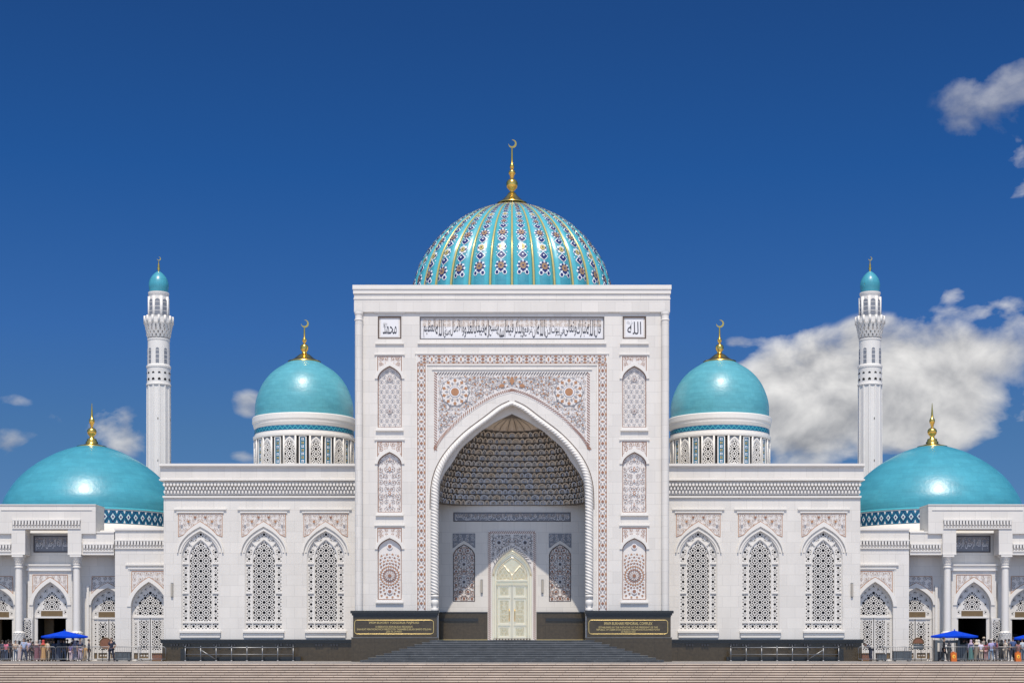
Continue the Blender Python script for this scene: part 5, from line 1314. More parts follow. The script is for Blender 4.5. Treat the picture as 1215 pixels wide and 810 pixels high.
# ================================================================== SIDE PAVILIONS
PP = Plane(6.5); KP = PP.k; PZP = PP.Z
AX = 551.5 * KP
def arch_door(par, cx, y, hw, za, zs, zb, ztr, kind, depth=.55, name='door'):
    out = -1 if cx < 0 else 1
    """arched door set behind its opening: kind = lattice / glazed / open"""
    cz = MB(); A = parch(0, hw, zb, zs, za); fr = .13
    inner = parch(0, hw - fr, zb + .02, zs, za - fr * 1.25)
    iw_ = hw * .66; top_in = parch(0, iw_, ztr + .06, ztr + (zs - ztr) * .55 + .05, za - .52)
    if kind == 'lattice': top_in = parch(0, hw * .74, ztr + .1, zs - .1, za - .55)
    # frame with tympanum border
    cz.plate(A, y + depth, y + depth + .2, 'lattice_white', [inner])
    cz.box(-hw + .02, hw - .02, y + depth - .03, y + depth + .2, ztr - .07, ztr + .07, 'lattice_white')
    d = cz.build(name, par, (cx, 0, 0))
    t = MB(); tpi = [p for p in inner if p[1] > ztr]; tp = [(hw - fr, ztr)] + [p for p in inner[2:]] + [(-hw + fr, ztr)]
    hs = []; cells = []; nb = 9 if kind != 'lattice' else 13
    for i in range(nb):
        q = i / (nb - 1) * math.pi; mx = (hw - fr + (iw_ if kind != 'lattice' else hw * .74)) / 2 + .02
        # cells along the middle of the arched border
        ub = parch(0, mx, ztr, zs, za - .33, 14)[2:]; L = [Vector((p[0], p[1])) for p in [(mx, ztr + .1)] + ub + [(-mx, ztr + .1)]]
        dd = [0]
        for a, b_ in zip(L, L[1:]): dd.append(dd[-1] + (b_ - a).length)
        tt = dd[-1] * (i + .5) / nb; j = max(jj for jj in range(len(dd) - 1) if dd[jj] <= tt); f_ = (tt - dd[j]) / max(1e-6, dd[j + 1] - dd[j]); c_ = L[j].lerp(L[j + 1], f_); cells.append((c_.x, c_.y))
    bw = (hw - fr) - (iw_ if kind != 'lattice' else hw * .74)
    hs = [h for h in strip_holes(cells, min(.5, bw * 1.05)) if all(inpoly(offs(tp, .02), *p) for p in h) and not any(inpoly(offs(top_in, -.03), *p) for p in h)]
    t.plate(tp, y + depth + .05, y + depth + .14, 'lattice_white', hs + [top_in])
    pitch = .72 if kind != 'lattice' else .80
    ti = offs(top_in, -.01)
    if kind == 'lattice': t.plate(ti, y + depth + .07, y + depth + .13, 'lattice_white', lattice_holes(ti, pitch, 0, ztr + .3, .04))
    else:
        zw = ztr + .52; t.plate(ti, y + depth + .07, y + depth + .13, 'lattice_white', [h for h in lattice_holes(ti, .74, 0, zw + .32, .04) if min(p[1] for p in h) > zw + .04])
        t.box(-iw_ + .04, iw_ - .04, y + depth + .03, y + depth + .069, ztr + .09, zw, 'transom_wood')
    t.plate(parch(0, hw * .95, ztr + .02, zs, za - .1), y + depth + .3, y + depth + .35, 'dark_glass')
    t.build('tympanum', d)
    if kind in ('lattice', 'glazed'):
        sw = .30 if kind == 'lattice' else .24
        for sg in (-1, 1):       # side strips, then a leaf
            e = MB(); x0, x1 = sg * (hw - fr - sw), sg * (hw - fr); X0, X1 = min(x0, x1), max(x0, x1)
            nn = int((ztr - zb - .9) / .40); e.plate(rect(X0, X1, zb + .75, ztr - .07), y + depth + .05, y + depth + .14, 'lattice_white', [h for h in strip_holes([((x0 + x1) / 2, zb + .98 + i * .32) for i in range(int((ztr - zb - 1.1) / .32))], .31) if all(X0 + .012 < p[0] < X1 - .012 for p in h)])
            e.box(X0, X1, y + depth + .04, y + depth + .15, zb, zb + .16, 'lattice_white'); e.box(X0 + .03, X1 - .03, y + depth + .1, y + depth + .15, zb + .16, zb + .75, 'transom_wood'); e.box(X0, X1, y + depth + .04, y + depth + .15, zb + .62, zb + .76, 'lattice_white')
            e.build('side_light', d)
            l = MB(); a, b_ = sg * .035, sg * (hw - fr - sw - .01); L0, L1 = min(a, b_), max(a, b_)
            l.plate(rect(L0, L1, zb + .08, ztr - .07), y + depth + .03, y + depth + .16, 'lattice_white', [rect(L0 + .10, L1 - .09, zb + .80, ztr - .17), rect(L0 + .10, L1 - .09, zb + .20, zb + .62)])
            sc = rect(L0 + .09, L1 - .08, zb + .79, ztr - .16)
            l.plate(sc, y + depth + .06, y + depth + .13, 'lattice_white', lattice_holes(sc, .78 if kind == 'lattice' else .80, (L0 + L1) / 2, zb + 1.1, .03))
            l.box(L0 + .1, L1 - .09, y + depth + .1, y + depth + .15, zb + .2, zb + .62, 'transom_wood')
            for j in range(3): l.plate(diam(L0 + .28 + j * (L1 - L0 - .5) / 2, zb + .41, .08, .08), y + depth + .085, y + depth + .1, 'lattice_white')
            l.build('door_leaf', d)
        g = MB(); g.box(-hw, hw, y + depth + .25, y + depth + .3, zb, ztr, 'dark_glass'); g.build('glass_pane', d)
    else:
        g = MB(); Y0 = y + depth + .21; zt = ztr - .05      # hall behind the open door, its gloom painted in near-black surfaces
        g.add([(-hw, Y0, zb + .01), (hw, Y0, zb + .01), (hw, Y0 + 7, zb + .01), (-hw, Y0 + 7, zb + .01), (-hw, Y0, zt), (hw, Y0, zt), (hw, Y0 + 7, zt), (-hw, Y0 + 7, zt)], [(0, 1, 2, 3), (3, 2, 6, 7), (0, 3, 7, 4), (2, 1, 5, 6), (7, 6, 5, 4)], 'interior_shade')
        g.box(hw * .15, hw * .8, Y0 + 5, Y0 + 5.2, zb + .02, zb + 2.2, 'dark_metal'); g.box(-hw * .9, -hw * .35, Y0 + 2, Y0 + 2.3, zb + .02, zt - .02, 'transom_wood')
        g.build('interior', d)
        l = MB(); LW = .82; q0, q1 = (-LW, 0) if out < 0 else (0, LW); sc = rect(q0 + .07, q1 - .07, zb + .3, ztr - .2)     # open leaf, swung right back
        l.plate(rect(q0, q1, zb + .05, ztr - .08), 0, .08, 'lattice_white', [rect(q0 + .08, q1 - .08, zb + .3, ztr - .2)], back=True); l.plate(offs(sc, -.02), .02, .06, 'lattice_white', lattice_holes(sc, .66, (q0 + q1) / 2, zb + .6, .02)); l.plate(offs(sc, -.01), .065, .078, 'dark_glass')
        lo = l.build('door_leaf', d, (out * (hw + .02), y - .12, 0)); lo.rotation_euler[2] = R(14 * -out)
        for sg in (-1, 1):
            e = MB(); x0, x1 = sg * (hw - fr - .10), sg * (hw - fr); e.box(x0, x1, y + depth + .03, y + depth + .16, zb, ztr - .07, 'lattice_white'); e.build('jamb', d)
    return d
def arch_surround(mb, cx, y, hw, za, zs, zb, z_top, x0, x1, thick, panel=True):
    """wall slab with an arched opening and a proud arch band"""
    A = parch(cx, hw + .003, zb, zs, za)
    o_ = [(x0, zb), (A[0][0], zb)] + A[2:][::-1] + [(A[1][0], zb), (x1, zb), (x1, z_top), (x0, z_top)]
    mb.plate(o_, y, y + thick, 'white_stone')
    oa = parch(cx, hw + .30, zs - .02, zs - .01, za + .36)[2:]; ia = parch(cx, hw + .01, zs - .02, zs - .01, za + .01)[2:]
    for a in range(len(oa) - 1):
        q = [oa[a], oa[a + 1], ia[a + 1], ia[a]]
        mb.add([(x, y - .06, z) for x, z in q] + [(x, y, z) for x, z in q], [(0, 1, 2, 3), (0, 4, 5, 1), (2, 6, 7, 3)], 'white_trim')
    return oa
def spandrel(par, cx, y, pw, z0, z1, oa, seed, flip, grey=False):
    sp = MB(); pl = [(cx - pw, z1), (cx - pw, z0)] + [p for p in oa[::-1] if abs(p[0] - cx) < pw - .01 and z0 < p[1] < z1 - .02] + [(cx + pw, z0), (cx + pw, z1)]
    sp.plate(pl, y - .014, y + .01, 'ornament_ground'); si = offs(pl, .05); ins = lambda a, q: inpoly(si, a, q)
    scrolls(sp, ins, (cx, cx + pw, z0, z1), .42, y - .014, seed, mirror=cx, line='ornament_dark' if grey else 'ornament_tan', blob=('ornament_grey', 'ornament_dark', 'ornament_tan') if grey else ('ornament_red', 'ornament_tan', 'ornament_grey'))  # the grey set is darkened for panels under the beam: painted shade
    e = offs(pl, .03); ribbon(sp, e + [e[0]], .05, y - .014, 'ornament_brown')
    return sp.build('spandrel_panel', par, flip=flip)
def frieze(mb, x0, x1, y, zt, zb, m='white_trim'):
    """upright brackets with a row of knobs, the pavilion's cornice"""
    mb.box(x0, x1, y - .14, y, zt - .05, zt + .05, m); mb.box(x0, x1, y - .08, y, zb - .04, zb + .03, m)
    n = max(2, round((x1 - x0) / .24)); p = (x1 - x0) / n; zm = zb + (zt - zb) * .34
    mb.box(x0, x1, y - .012, y - .004, zb, zt, 'frieze_ground')
    for i in range(n):
        cx = x0 + (i + .5) * p
        mb.plate([(cx - p * .22, zm + .03), (cx + p * .22, zm + .03), (cx + p * .34, zt - .06), (cx - p * .34, zt - .06)], y - .13, y - .013, m)
        mb.plate(ellp(cx, zb + (zm - zb) * .55, p * .30, (zm - zb) * .40, 6), y - .08, y - .013, m)
    return mb
def column(par, x, y, z0, z1, flip):
    """carved column: plinth, bulb base, carved drum, shaft, honeycomb capital"""
    sx = -x if flip else x
    c = MB(); r = .30
    c.lathe([(r, z0 + 2.25), (r * .96, z0 + 3.6), (r * .9, z1 - 1.0)], 24, 'white_trim', (0, 0, 0)); co = c.build('column', par, (sx, y, 0))
    b_ = MB(); b_.box(-.46, .46, -.46, .46, 0, .30, 'white_trim'); b_.lathe([(.44, .30), (.34, .9), (.30, 1.06), (.38, 1.10), (.38, 1.18), (.30, 1.22), (.30, 1.32), (.37, 1.36), (.42, 1.48)], 24, 'white_trim', smooth=False)
    b_.build('column_base', co)
    d = MB(); d.lathe([(.42, 1.48), (.44, 1.6), (.42, 2.2), (.36, 2.3), (.31, 2.33)], 24, 'white_trim')
    for i in range(12):
        a = 2 * math.pi * i / 12
        for zz, ph in ((1.68, 0), (1.92, .5), (2.13, 0)):
            an = a + ph * math.pi / 6; ca, sa = math.cos(an), math.sin(an)
            d.tube([(.44 * math.cos(an + .22 * math.sin(t)), .44 * math.sin(an + .22 * math.sin(t)), zz + .10 * math.cos(t)) for t in [k * math.pi / 3 for k in range(6)]], .028, 5, 'white_plaster', closed=True)
    d.build('carved_drum', co)
    k = MB(); zt = z1
    k.lathe([(.28, zt - 1.0), (.33, zt - .98), (.33, zt - .90), (.28, zt - .88), (.28, zt - .76), (.32, zt - .74), (.32, zt - .68), (.29, zt - .66), (.34, zt - .30), (.40, zt - .16), (.42, zt - .14)], 24, 'white_trim', smooth=False)
    for row, (zz, rr) in enumerate(((zt - .58, .31), (zt - .42, .33), (zt - .26, .37))):
        for i in range(14):
            a = 2 * math.pi * (i + .5 * (row % 2)) / 14; ca, sa = math.cos(a), math.sin(a); w = .045
            P = lambda xx, dd, z: (rr * ca + dd * ca - xx * sa, rr * sa + dd * sa + xx * ca, z)
            k.add([P(-w, .01, zz - .07), P(w, .01, zz - .07), P(w * 1.2, .07, zz + .07), P(-w * 1.2, .07, zz + .07), P(-w, -.1, zz - .07), P(w, -.1, zz - .07), P(w * 1.2, -.1, zz + .07), P(-w * 1.2, -.1, zz + .07)], [(0, 1, 2, 3), (0, 4, 5, 1), (3, 2, 6, 7), (0, 3, 7, 4), (1, 5, 6, 2)], 'white_trim')
    k.box(-.44, .44, -.44, .44, zt - .14, zt, 'white_trim'); k.build('capital', co)
def pavilion(s):
    side = 'left' if s < 0 else 'right'; fl = s < 0
    o = thing('side_pavilion', 'white columned side pavilion under the low dome at the %s end of the complex' % side, 'building')
    yb = 6.5; yw = 7.95; zb0, z0 = 0.0, PZP(658)
    px = lambda u: u * KP
    hC = 58.3 * KP        # half width of the centre block
    # raised centre block with piers and a deep opening
    w = MB(); zt = PZP(599.3); opn = 25.2 * KP; pr = 41.5 * KP
    poly = [(AX - pr, z0), (AX - opn, z0), (AX - opn, PZP(628)), (AX + opn, PZP(628)), (AX + opn, z0), (AX + pr, z0), (AX + pr, PZP(633)), (AX + hC, PZP(633)), (AX + hC, zt), (AX - hC, zt), (AX - hC, PZP(633)), (AX - pr, PZP(633))]
    w.plate(poly, yb - .2, yw - .3, 'white_stone'); w.box(AX - hC + .01, AX + hC - .01, yw - .29, 9.0, PZP(626), zt - .01, 'white_stone')
    w.box(AX - hC - .02, AX + hC + .02, yb - .26, 9.1, zt + .002, zt + .07, 'white_trim'); w.box(AX - hC + .3, AX + hC - .3, yb - .25, yb - .19, PZP(605.2), PZP(604.2), 'white_trim')
    # side beams
    for sg in (-1, 1):
        a, b_ = AX + sg * (pr + .003), AX + sg * 79.5 * KP
        w.box(a, b_, yb, yw - .35, z0, PZP(632), 'white_stone'); w.box(a, b_ , yb - .06, yw, PZP(632) + .002, PZP(630.3), 'white_trim')
        w.box(a, b_, yb - .05, yb, z0 + .002, PZP(656.3), 'white_trim')
    for sg in (-1, 1): w.box(AX + sg * opn, AX + sg * pr, yb - .25, yb - .19, z0 + .002, PZP(656.3), 'white_trim')
    w.build('beam', o, flip=fl)
    w = MB(); frieze(w, AX - 40.5 * KP, AX + 40.5 * KP, yb - .2, PZP(616.8), PZP(626.5))
    for sg in (-1, 1): a, b_ = sorted((AX + sg * 42.5 * KP, AX + sg * 79 * KP)); frieze(w, a, b_, yb, PZP(645.3), PZP(653.6))
    w.build('honeycomb_frieze', o, flip=fl)
    # wall behind the columns
    PW2 = Plane(yw); zc = PW2.Z
    cdx = 4.42; dz_b, dz_s, dz_a = 0.0, PZP(716), PZP(690)
    w = MB(); hwd = 1.32; X0, X1 = AX - 5.31, AX + 5.31
    A1, A2 = parch(AX - cdx, hwd + .003, 0, zc(717), zc(697)), parch(AX + cdx, hwd + .003, 0, zc(717), zc(697)); A0 = parch(AX, hwd + .25, 0, zc(716), zc(689))
    o_ = [(X0, 0)]
    for A in (A1, A0, A2): o_ += [(A[0][0], 0)] + A[2:][::-1] + [(A[1][0], 0)]
    o_ += [(X1, 0), (X1, zc(632)), (X0, zc(632))]
    o_ = [p for i, p in enumerate(o_) if not (i and p == o_[i - 1])]
    w.plate(o_, yw, yw + .5, 'white_stone')
    w.box(X0, X1, yw + .9, 24, zc(716), 9.9, 'roof_grey')
    for sg in (-1, 1): w.box(AX + sg * 2.05, AX + sg * 2.35, yw - .12, yw, 0, zc(692), 'white_trim'); w.box(AX + sg * 2.75, AX + sg * 2.95, yw - .16, yw, 0, zc(694), 'white_trim')
    w.build('wall', o, flip=fl)
    for sg, kd in ((-1, 'glazed' if False else 'glazed'), (1, 'open')):
        cx = AX + sg * cdx; oa = parch(cx, hwd + .32, zc(717) - .02, zc(717) - .01, zc(697) + .4)[2:]
        f = MB(); ia = parch(cx, hwd + .02, zc(717) - .02, zc(717) - .01, zc(697) + .02)[2:]
        for a in range(len(oa) - 1):
            q = [oa[a], oa[a + 1], ia[a + 1], ia[a]]; f.add([(x, yw - .10, z) for x, z in q] + [(x, yw, z) for x, z in q], [(0, 1, 2, 3), (0, 4, 5, 1), (2, 6, 7, 3)], 'white_trim')
        f.build('arch_moulding', o, flip=fl)
        spandrel(o, cx, yw, 1.28, zc(706), zc(683), oa, 51, fl, True)  # recessed panel, the beam's shadow put into its grey scroll colours
        xs = -cx if fl else cx
        arch_door(o, xs, yw, hwd, zc(697), zc(717), 0, zc(733), kd, .32)
    # dark inscription panel over the centre door
    f = MB(); a, b_ = AX - 22.5 * KP, AX + 22.5 * KP; zz0, zz1 = zc(655), zc(635)
    f.plate(rect(a, b_, zz0, zz1), yw - .06, yw + .02, 'ornament_dark', [rect(a + .09, b_ - .09, zz0 + .09, zz1 - .09)]); f.plate(rect(a + .08, b_ - .08, zz0 + .08, zz1 - .08), yw - .02, yw + .01, 'panel_grey')
    rb = (a + .12, b_ - .12, zz0 + .62, zz1 - .12); rr3 = rect(*rb); scrolls(f, lambda p, q: inpoly(rr3, p, q), rb, .34, yw - .02, 17, line='ornament_tan', blob=('ornament_dark', 'ornament_tan', 'ornament_pale'))
    fo = f.build('inscription_panel', o, flip=fl)
    t = MB(); c_ = -(a + b_) / 2 if fl else (a + b_) / 2; t.text(arabic('بسم الله الرحمن الرحيم'), c_ - 1.3, c_ + 1.3, zz0 + .16, zz1 - .30, yw - .045, 'ornament_pale'); t.build('lettering', fo)
    # projecting centre door surround
    yc = yw - .62; hwc = 1.36; w = MB(); za, zs = PZP(689.5), PZP(717)
    oa = arch_surround(w, AX, yc, hwc, za, zs, 0, PZP(676.2), AX - 1.78, AX + 1.78, .6)
    w.box(AX - 1.86, AX + 1.86, yc - .14, yw - .002, PZP(676.2) + .002, PZP(673.6), 'white_trim'); w.box(AX - 1.80, AX + 1.80, yc - .06, yw - .003, PZP(673.6) + .002, PZP(670), 'white_trim'); w.box(AX - 1.92, AX + 1.92, yc - .2, yw - .004, PZP(670) + .002, PZP(668.4), 'white_trim')
    w.build('door_surround', o, flip=fl)
    spandrel(o, AX, yc, 1.40, PZP(704), PZP(680.5), oa, 53, fl)
    arch_door(o, -AX if fl else AX, yc, hwc, za, zs, 0, PZP(731.5), 'open', .40)
    for sg in (-1, 1): column(o, AX + sg * 34.4 * KP, yb + .18, 0, z0 - .02, fl)
    # flanking door blocks
    for sg in (-1, 1):
        e0, e1 = sorted((AX + sg * 81.2 * KP, AX + sg * 143.5 * KP)); cx = AX + sg * 121.4 * KP; yA = 6.3; hw = 1.42
        w = MB(); zt = PZP(629); oa = arch_surround(w, cx, yA, hw, PZP(690), PZP(719), 0, PZP(651.5), e0, e1, .62)
        xin = e0 if sg > 0 else e1
        w.box(xin, xin + sg * .5, yA + .002, 9.5, 0, PZP(651.5), 'white_stone')
        w.box(e0, e1, yA + .9, 24, PZP(716), 9.9, 'roof_grey')
        w.box(e0 - .1, e1, yA - .02, 9.6, PZP(651.5) + .002, PZP(640), 'white_stone'); w.box(e0 - .1, e1, yA + .02, 9.5, PZP(640) + .002, zt, 'white_stone')
        w.box(e0 - .14, e1 + .04, yA - .1, 9.7, zt + .002, PZP(626.8), 'white_trim')
        xo = cx; w.box(cx - 1.95, cx + 1.85, yA - .14, yA - .002, PZP(670.6), PZP(669), 'white_trim'); w.box(cx - 1.75, cx + 1.65, yA - .09, yA - .001, PZP(675), PZP(673.4), 'white_trim')
        for q in (-1, 1): w.box(cx + q * 1.52, cx + q * 1.60, yA - .05, yA - .001, PZP(719), PZP(675), 'white_trim')
        w.build('door_block', o, flip=fl)
        w = MB(); frieze(w, e0 - .05, e1, yA - .02, PZP(641), PZP(650.3)); w.build('honeycomb_frieze', o, flip=fl)
        spandrel(o, cx, yA, 1.38, PZP(703), PZP(677), oa, 57, fl)
        arch_door(o, -cx if fl else cx, yA, hw, PZP(690), PZP(719), 0, PZP(731.5), 'lattice', .42)
    r_ = MB(); r_.box(AX - 6.2, AX + 6.2, 9.2, 30, 9.0, 9.95, 'roof_grey'); r_.box(AX - 10.5, AX + 10.5, 16.5, 30, 0, 9.0, 'white_stone')
    r_.build('roof', o, flip=fl)
    return o
for s in (-1, 1): pavilion(s)

# ================================================================== FITTINGS
def wall_light(x, y, z0, z1, label):
    o = thing('wall_light', label, 'wall light', (x, y, 0), 0, 'slim wall lights'); b_ = MB(); b_.box(-.09, .09, -.10, 0, z0, z1, 'steel'); b_.build('bracket', o)
    b_ = MB(); b_.box(-.07, .07, -.15, -.101, z0 + .05, z1 - .05, 'lamp_glass'); b_.build('diffuser', o)
for s in (-1, 1):
    sd = 'left' if s < 0 else 'right'
    wall_light(s * 403.2 * KW, 5.0, WZ(708), WZ(691), 'slim grey wall light at the outer end of the %s wing' % sd)
    wall_light(s * PB.X(36), BY - .001, PB.Z(703.5), PB.Z(687), 'slim bronze wall light just %s of the brass door' % sd)
    wall_light(s * 519.5 * KP * 1.003, 7.78, PZP(718), PZP(700), 'slim wall light behind the inner column of the %s pavilion' % sd)
def ramp(s):
    sd = 'left' if s < 0 else 'right'
    o = thing('ramp_railing', 'steel handrail along the sunken ramp before the %s wing' % sd, 'railing', (s * 326 * KW * .98, 3.4, 0))
    k = Plane(3.4).k; L = 64 * k; b_ = MB(); zt = 1.04
    b_.tube([(-L, 0, zt), (L, 0, zt)], .045, 8, 'steel'); b_.tube([(-L, 0, .52), (L * .0, 0, .52), (L, 0, .52)], .03, 6, 'steel'); b_.build('handrail', o)
    for i in range(8):
        x = -L + 2 * L * i / 7; p = MB(); p.tube([(x, 0, .0), (x, 0, zt)], .04, 8, 'steel'); p.lathe([(.10, .0), (.10, .05), (.05, .07)], 10, 'steel', (x, 0, 0)); p.lathe([(.02, zt + .02), (.075, zt + .05), (.02, zt + .14)], 8, 'steel', (x, 0, 0)); p.build('post', o)
    p = MB(); sg = 1 if s < 0 else 1; p.tube([(-s * -L * .72 if False else s * L * .78, .05, zt - .02), (s * L * .42, .05, .1)], .04, 8, 'steel'); p.build('sloping_rail', o)
    w = thing('ramp_wall', 'low dark granite kerb wall of the ramp before the %s wing' % sd, 'low wall', (s * 326 * KW * .98, 3.9, 0))
    q = MB(); q.box(-L - .25, L + .5, 0, .3, 0, .34, 'black_granite'); q.build('kerb', w); q = MB(); q.box(-L - .05, L - .1, .45, .52, 0, .78, 'brown_granite'); q.build('back_panel', w)
    q = MB(); q.box(L + .1 if s > 0 else -L - .5, L + .5 if s > 0 else -L - .1, .1, .6, .0, .95, 'black_granite'); q.build('end_pier', w)
for s in (-1, 1): ramp(s)
# crowd barriers
def barrier():
    o = thing('crowd_barrier', 'x', 'crowd barrier', (0, 0, 0), 0, 'steel crowd barriers')
    b_ = MB(); L, H = 1.06, 1.10
    q = [(-L, 0, .18), (-L, 0, H - .12), (-L + .12, 0, H), (L - .12, 0, H), (L, 0, H - .12), (L, 0, .18)]; b_.tube(q, .024, 8, 'steel', closed=True); b_.build('frame', o)
    b_ = MB()
    for i in range(1, 16): b_.tube([(-L + 2 * L * i / 16, 0, .18), (-L + 2 * L * i / 16, 0, H)], .009, 5, 'steel', cap=False)
    b_.build('infill_bars', o)
    for sg in (-1, 1):
        f = MB(); f.tube([(sg * (L - .25), -.32, .02), (sg * (L - .25), -.1, .16), (sg * (L - .25), .1, .16), (sg * (L - .25), .32, .02)], .022, 6, 'steel'); f.build('foot', o)
    return o
PBR = Plane(1.1)
BL = [15.5, 49, 82.5, 116, 150, 184 - 4]
tmpl = None
names_l = ['before the group at the far left edge of the crowd', 'before the man in the light blue shirt', 'before the people under the left blue umbrella', 'between the left umbrella and the round brown board', 'beside the guard in navy on the left', 'before the lattice door next to the left wing']
names_r = ['before the crowd at the far right edge', 'before the man in the navy blue shirt', 'before the people in pale clothes right of the umbrella', 'under the blue umbrella on the right side', 'by the brown round-topped board on the right', 'beside the bending man by the right wing']
for s, nm in ((-1, names_l), (1, names_r)):
    for i, pxx in enumerate(BL):
        u = 607.5 - pxx; lb = 'steel barrier section ' + nm[i]
        if s > 0 and i == 3: u -= 9
        if tmpl is None: tmpl = barrier(); c_ = tmpl; c_['label'] = lb
        else: c_ = copy_tree(tmpl, None, None, lb)
        c_.location = (s * PBR.X(u), 1.1 + .05 * math.sin(i * 3.1 + s), 0); c_.rotation_euler[2] = R(2.5 * math.sin(i * 2.3 + s))
# blue market umbrellas
def umbrella(px, Y, zt, half, label, rz):
    P = Plane(Y); x = P.X(px - 607.5); o = thing('market_umbrella', label, 'umbrella', (x, Y, 0), R(rz), 'blue market umbrellas')
    ze = zt - .42; n = 4; b_ = MB(); pts = []; K = 8
    def pt(i, t):
        a = math.pi / 2 * i / K
        q = i % (K); 
        sx = half * 1.0; seg, f = divmod(i, K); cs = [(sx, -sx), (sx, sx), (-sx, sx), (-sx, -sx)]; c0, c1 = cs[seg % 4], cs[(seg + 1) % 4]; ff = f / K
        e = (c0[0] + (c1[0] - c0[0]) * ff, c0[1] + (c1[1] - c0[1]) * ff); sag = .07 * math.sin(math.pi * ff) * t
        return (e[0] * t, e[1] * t, zt - (zt - ze) * t ** .92 + .0 - sag * .6)
    rings = [[pt(i, t) for i in range(4 * K)] for t in (.02, .3, .6, .85, 1.0)]; val = [(p[0] * 1.0, p[1] * 1.0, p[2] - .11) for p in rings[-1]]
    rings.append(val); rings2 = [[(p[0] * .985, p[1] * .985, p[2] - .02) for p in r_] for r_ in rings]; N = 4 * K
    allp = [p for r_ in rings for p in r_] + [p for r_ in rings2 for p in r_]; fs = []; nr = len(rings)
    for j in range(nr - 1):
        for i in range(N):
            i2 = (i + 1) % N; fs.append((j * N + i, (j + 1) * N + i, (j + 1) * N + i2, j * N + i2)); o2 = nr * N; fs.append((o2 + j * N + i, o2 + j * N + i2, o2 + (j + 1) * N + i2, o2 + (j + 1) * N + i))
    b_.add(allp, fs, 'umbrella_blue'); b_.lathe([(.0, .0), (.05, .0), (.04, .09), (.0, .10)], 8, 'umbrella_blue', (0, 0, zt - .01)); b_.build('canopy', o)
    p = MB(); p.tube([(0, 0, .06), (0, 0, zt)], .025, 8, 'steel'); p.build('pole', o)
    p = MB(); p.lathe([(.0, .0), (.32, .0), (.32, .07), (.06, .12), (.04, .3)], 16, 'dark_metal'); p.build('base', o)
    for k in range(8):
        e = rings[4][k * K // 2]; rb = MB(); rb.tube([(0, 0, zt - .05), (e[0] * .97, e[1] * .97, e[2] - .04)], .011, 5, 'steel'); rb.build('rib', o)
umbrella(76.5, 2.6, 2.34, 1.30, 'wide blue square umbrella over the crowd on the left', 41)
umbrella(1132.5, 2.6, 2.36, 1.30, 'wide blue square umbrella over the black-clad guard on the right', 47)
umbrella(1226, 3.0, 2.2, 1.15, 'blue umbrella cut off by the right edge of the photo', 44)
def at_px(px, Y): return Plane(Y).X(px - 607.5)
# walk-through frame, boxes, boards
def gate(px):
    o = thing('detector_gate', 'dark walk-through gate frame under the right umbrella beside the black-clad guard', 'gate', (at_px(px, 2.0), 2.0, 0))
    for sg in (-1, 1): b_ = MB(); b_.box(sg * .85 - .09, sg * .85 + .09, -.3, .3, 0, 1.62, 'grey_metal'); b_.box(sg * .85 - .14, sg * .85 + .14, -.38, .38, 0, .05, 'dark_metal'); b_.build('post', o)
    b_ = MB(); b_.box(-.76, .76, -.2, .2, 1.40, 1.60, 'grey_metal'); b_.build('crossbar', o)
gate(1123)
def metal_box(px0, px1, Y, h, label):
    x0, x1 = at_px(px0, Y), at_px(px1, Y); hw = (x1 - x0) / 2; o = thing('equipment_box', label, 'metal box', ((x0 + x1) / 2, Y, 0), 0, 'grey boxes behind the barriers')
    b_ = MB(); b_.box(-hw, hw, -.25, .25, .06, h - .05, 'grey_metal'); b_.build('body', o); b_ = MB(); b_.box(-hw - .02, hw + .02, -.27, .27, h - .048, h, 'dark_metal'); b_.build('lid', o)
    b_ = MB()
    for q in (-.7, 0, .7): b_.box(q * hw - .012, q * hw + .012, -.262, -.252, .08, h - .07, 'dark_metal')
    b_.build('seams', o)
    for q in (-.8, .8): b_ = MB(); b_.box(q * hw - .05, q * hw + .05, -.2, .2, 0, .058, 'dark_metal'); b_.build('foot', o)
metal_box(137, 155, 2.6, .72, 'low wide grey metal box right of the guard in navy')
metal_box(1040, 1050.5, 2.6, .55, 'small grey metal box beside the bending man')
metal_box(1059.5, 1081, 2.6, .78, 'wide grey metal box left of the brown round-topped board')
metal_box(1112, 1120, 3.1, .75, 'grey metal box behind the gate frame post')
metal_box(1136.5, 1146, 2.2, 1.30, 'tall dark grey cabinet right of the gate frame under the umbrella')
def board(px, Y, full, label):
    o = thing('notice_board', label, 'notice board', (at_px(px, Y), Y, 0)); r = .46; zc = 1.38
    b_ = MB(); pl = ellp(0, zc, r, r, 28) if full else [(r * math.cos(R(a)), zc - .05 + r * 1.1 * math.sin(R(a))) for a in range(0, 181, 9)]
    b_.plate(pl, -.04, .04, 'brown_wood', back=True); b_.build('panel', o)
    b_ = MB(); b_.tube([(x, -.045, z) for x, z in offs(pl, .03)], .03, 6, 'transom_wood', closed=True); b_.build('rim', o)
    if not full: b_ = MB(); b_.box(-r * .8, r * .8, -.05, .05, .92, zc - .07, 'grey_metal'); b_.build('skirt', o)
    for sg in (-1, 1): b_ = MB(); b_.tube([(sg * .25, .06, 0), (sg * .22, .06, zc)], .025, 6, 'dark_metal'); b_.build('leg', o)
board(125.2, 3.2, True, 'round brown board on a stand left of the guard in navy')
board(1089.5, 3.2, False, 'half-round brown board on a stand right of the wide grey box')
def lectern(px, Y, label, h=.62, w=.36):
    o = thing('wooden_stand', label, 'stand', (at_px(px, Y), Y, 0)); b_ = MB(); b_.box(-w, w, -.2, .2, .06, h - .06, 'brown_wood'); b_.build('body', o); b_ = MB(); b_.box(-w - .05, w + .05, -.25, .25, h - .058, h, 'transom_wood'); b_.build('top', o)
    b_ = MB(); b_.box(-w - .03, w + .03, -.22, .22, 0, .058, 'transom_wood'); b_.build('base', o)
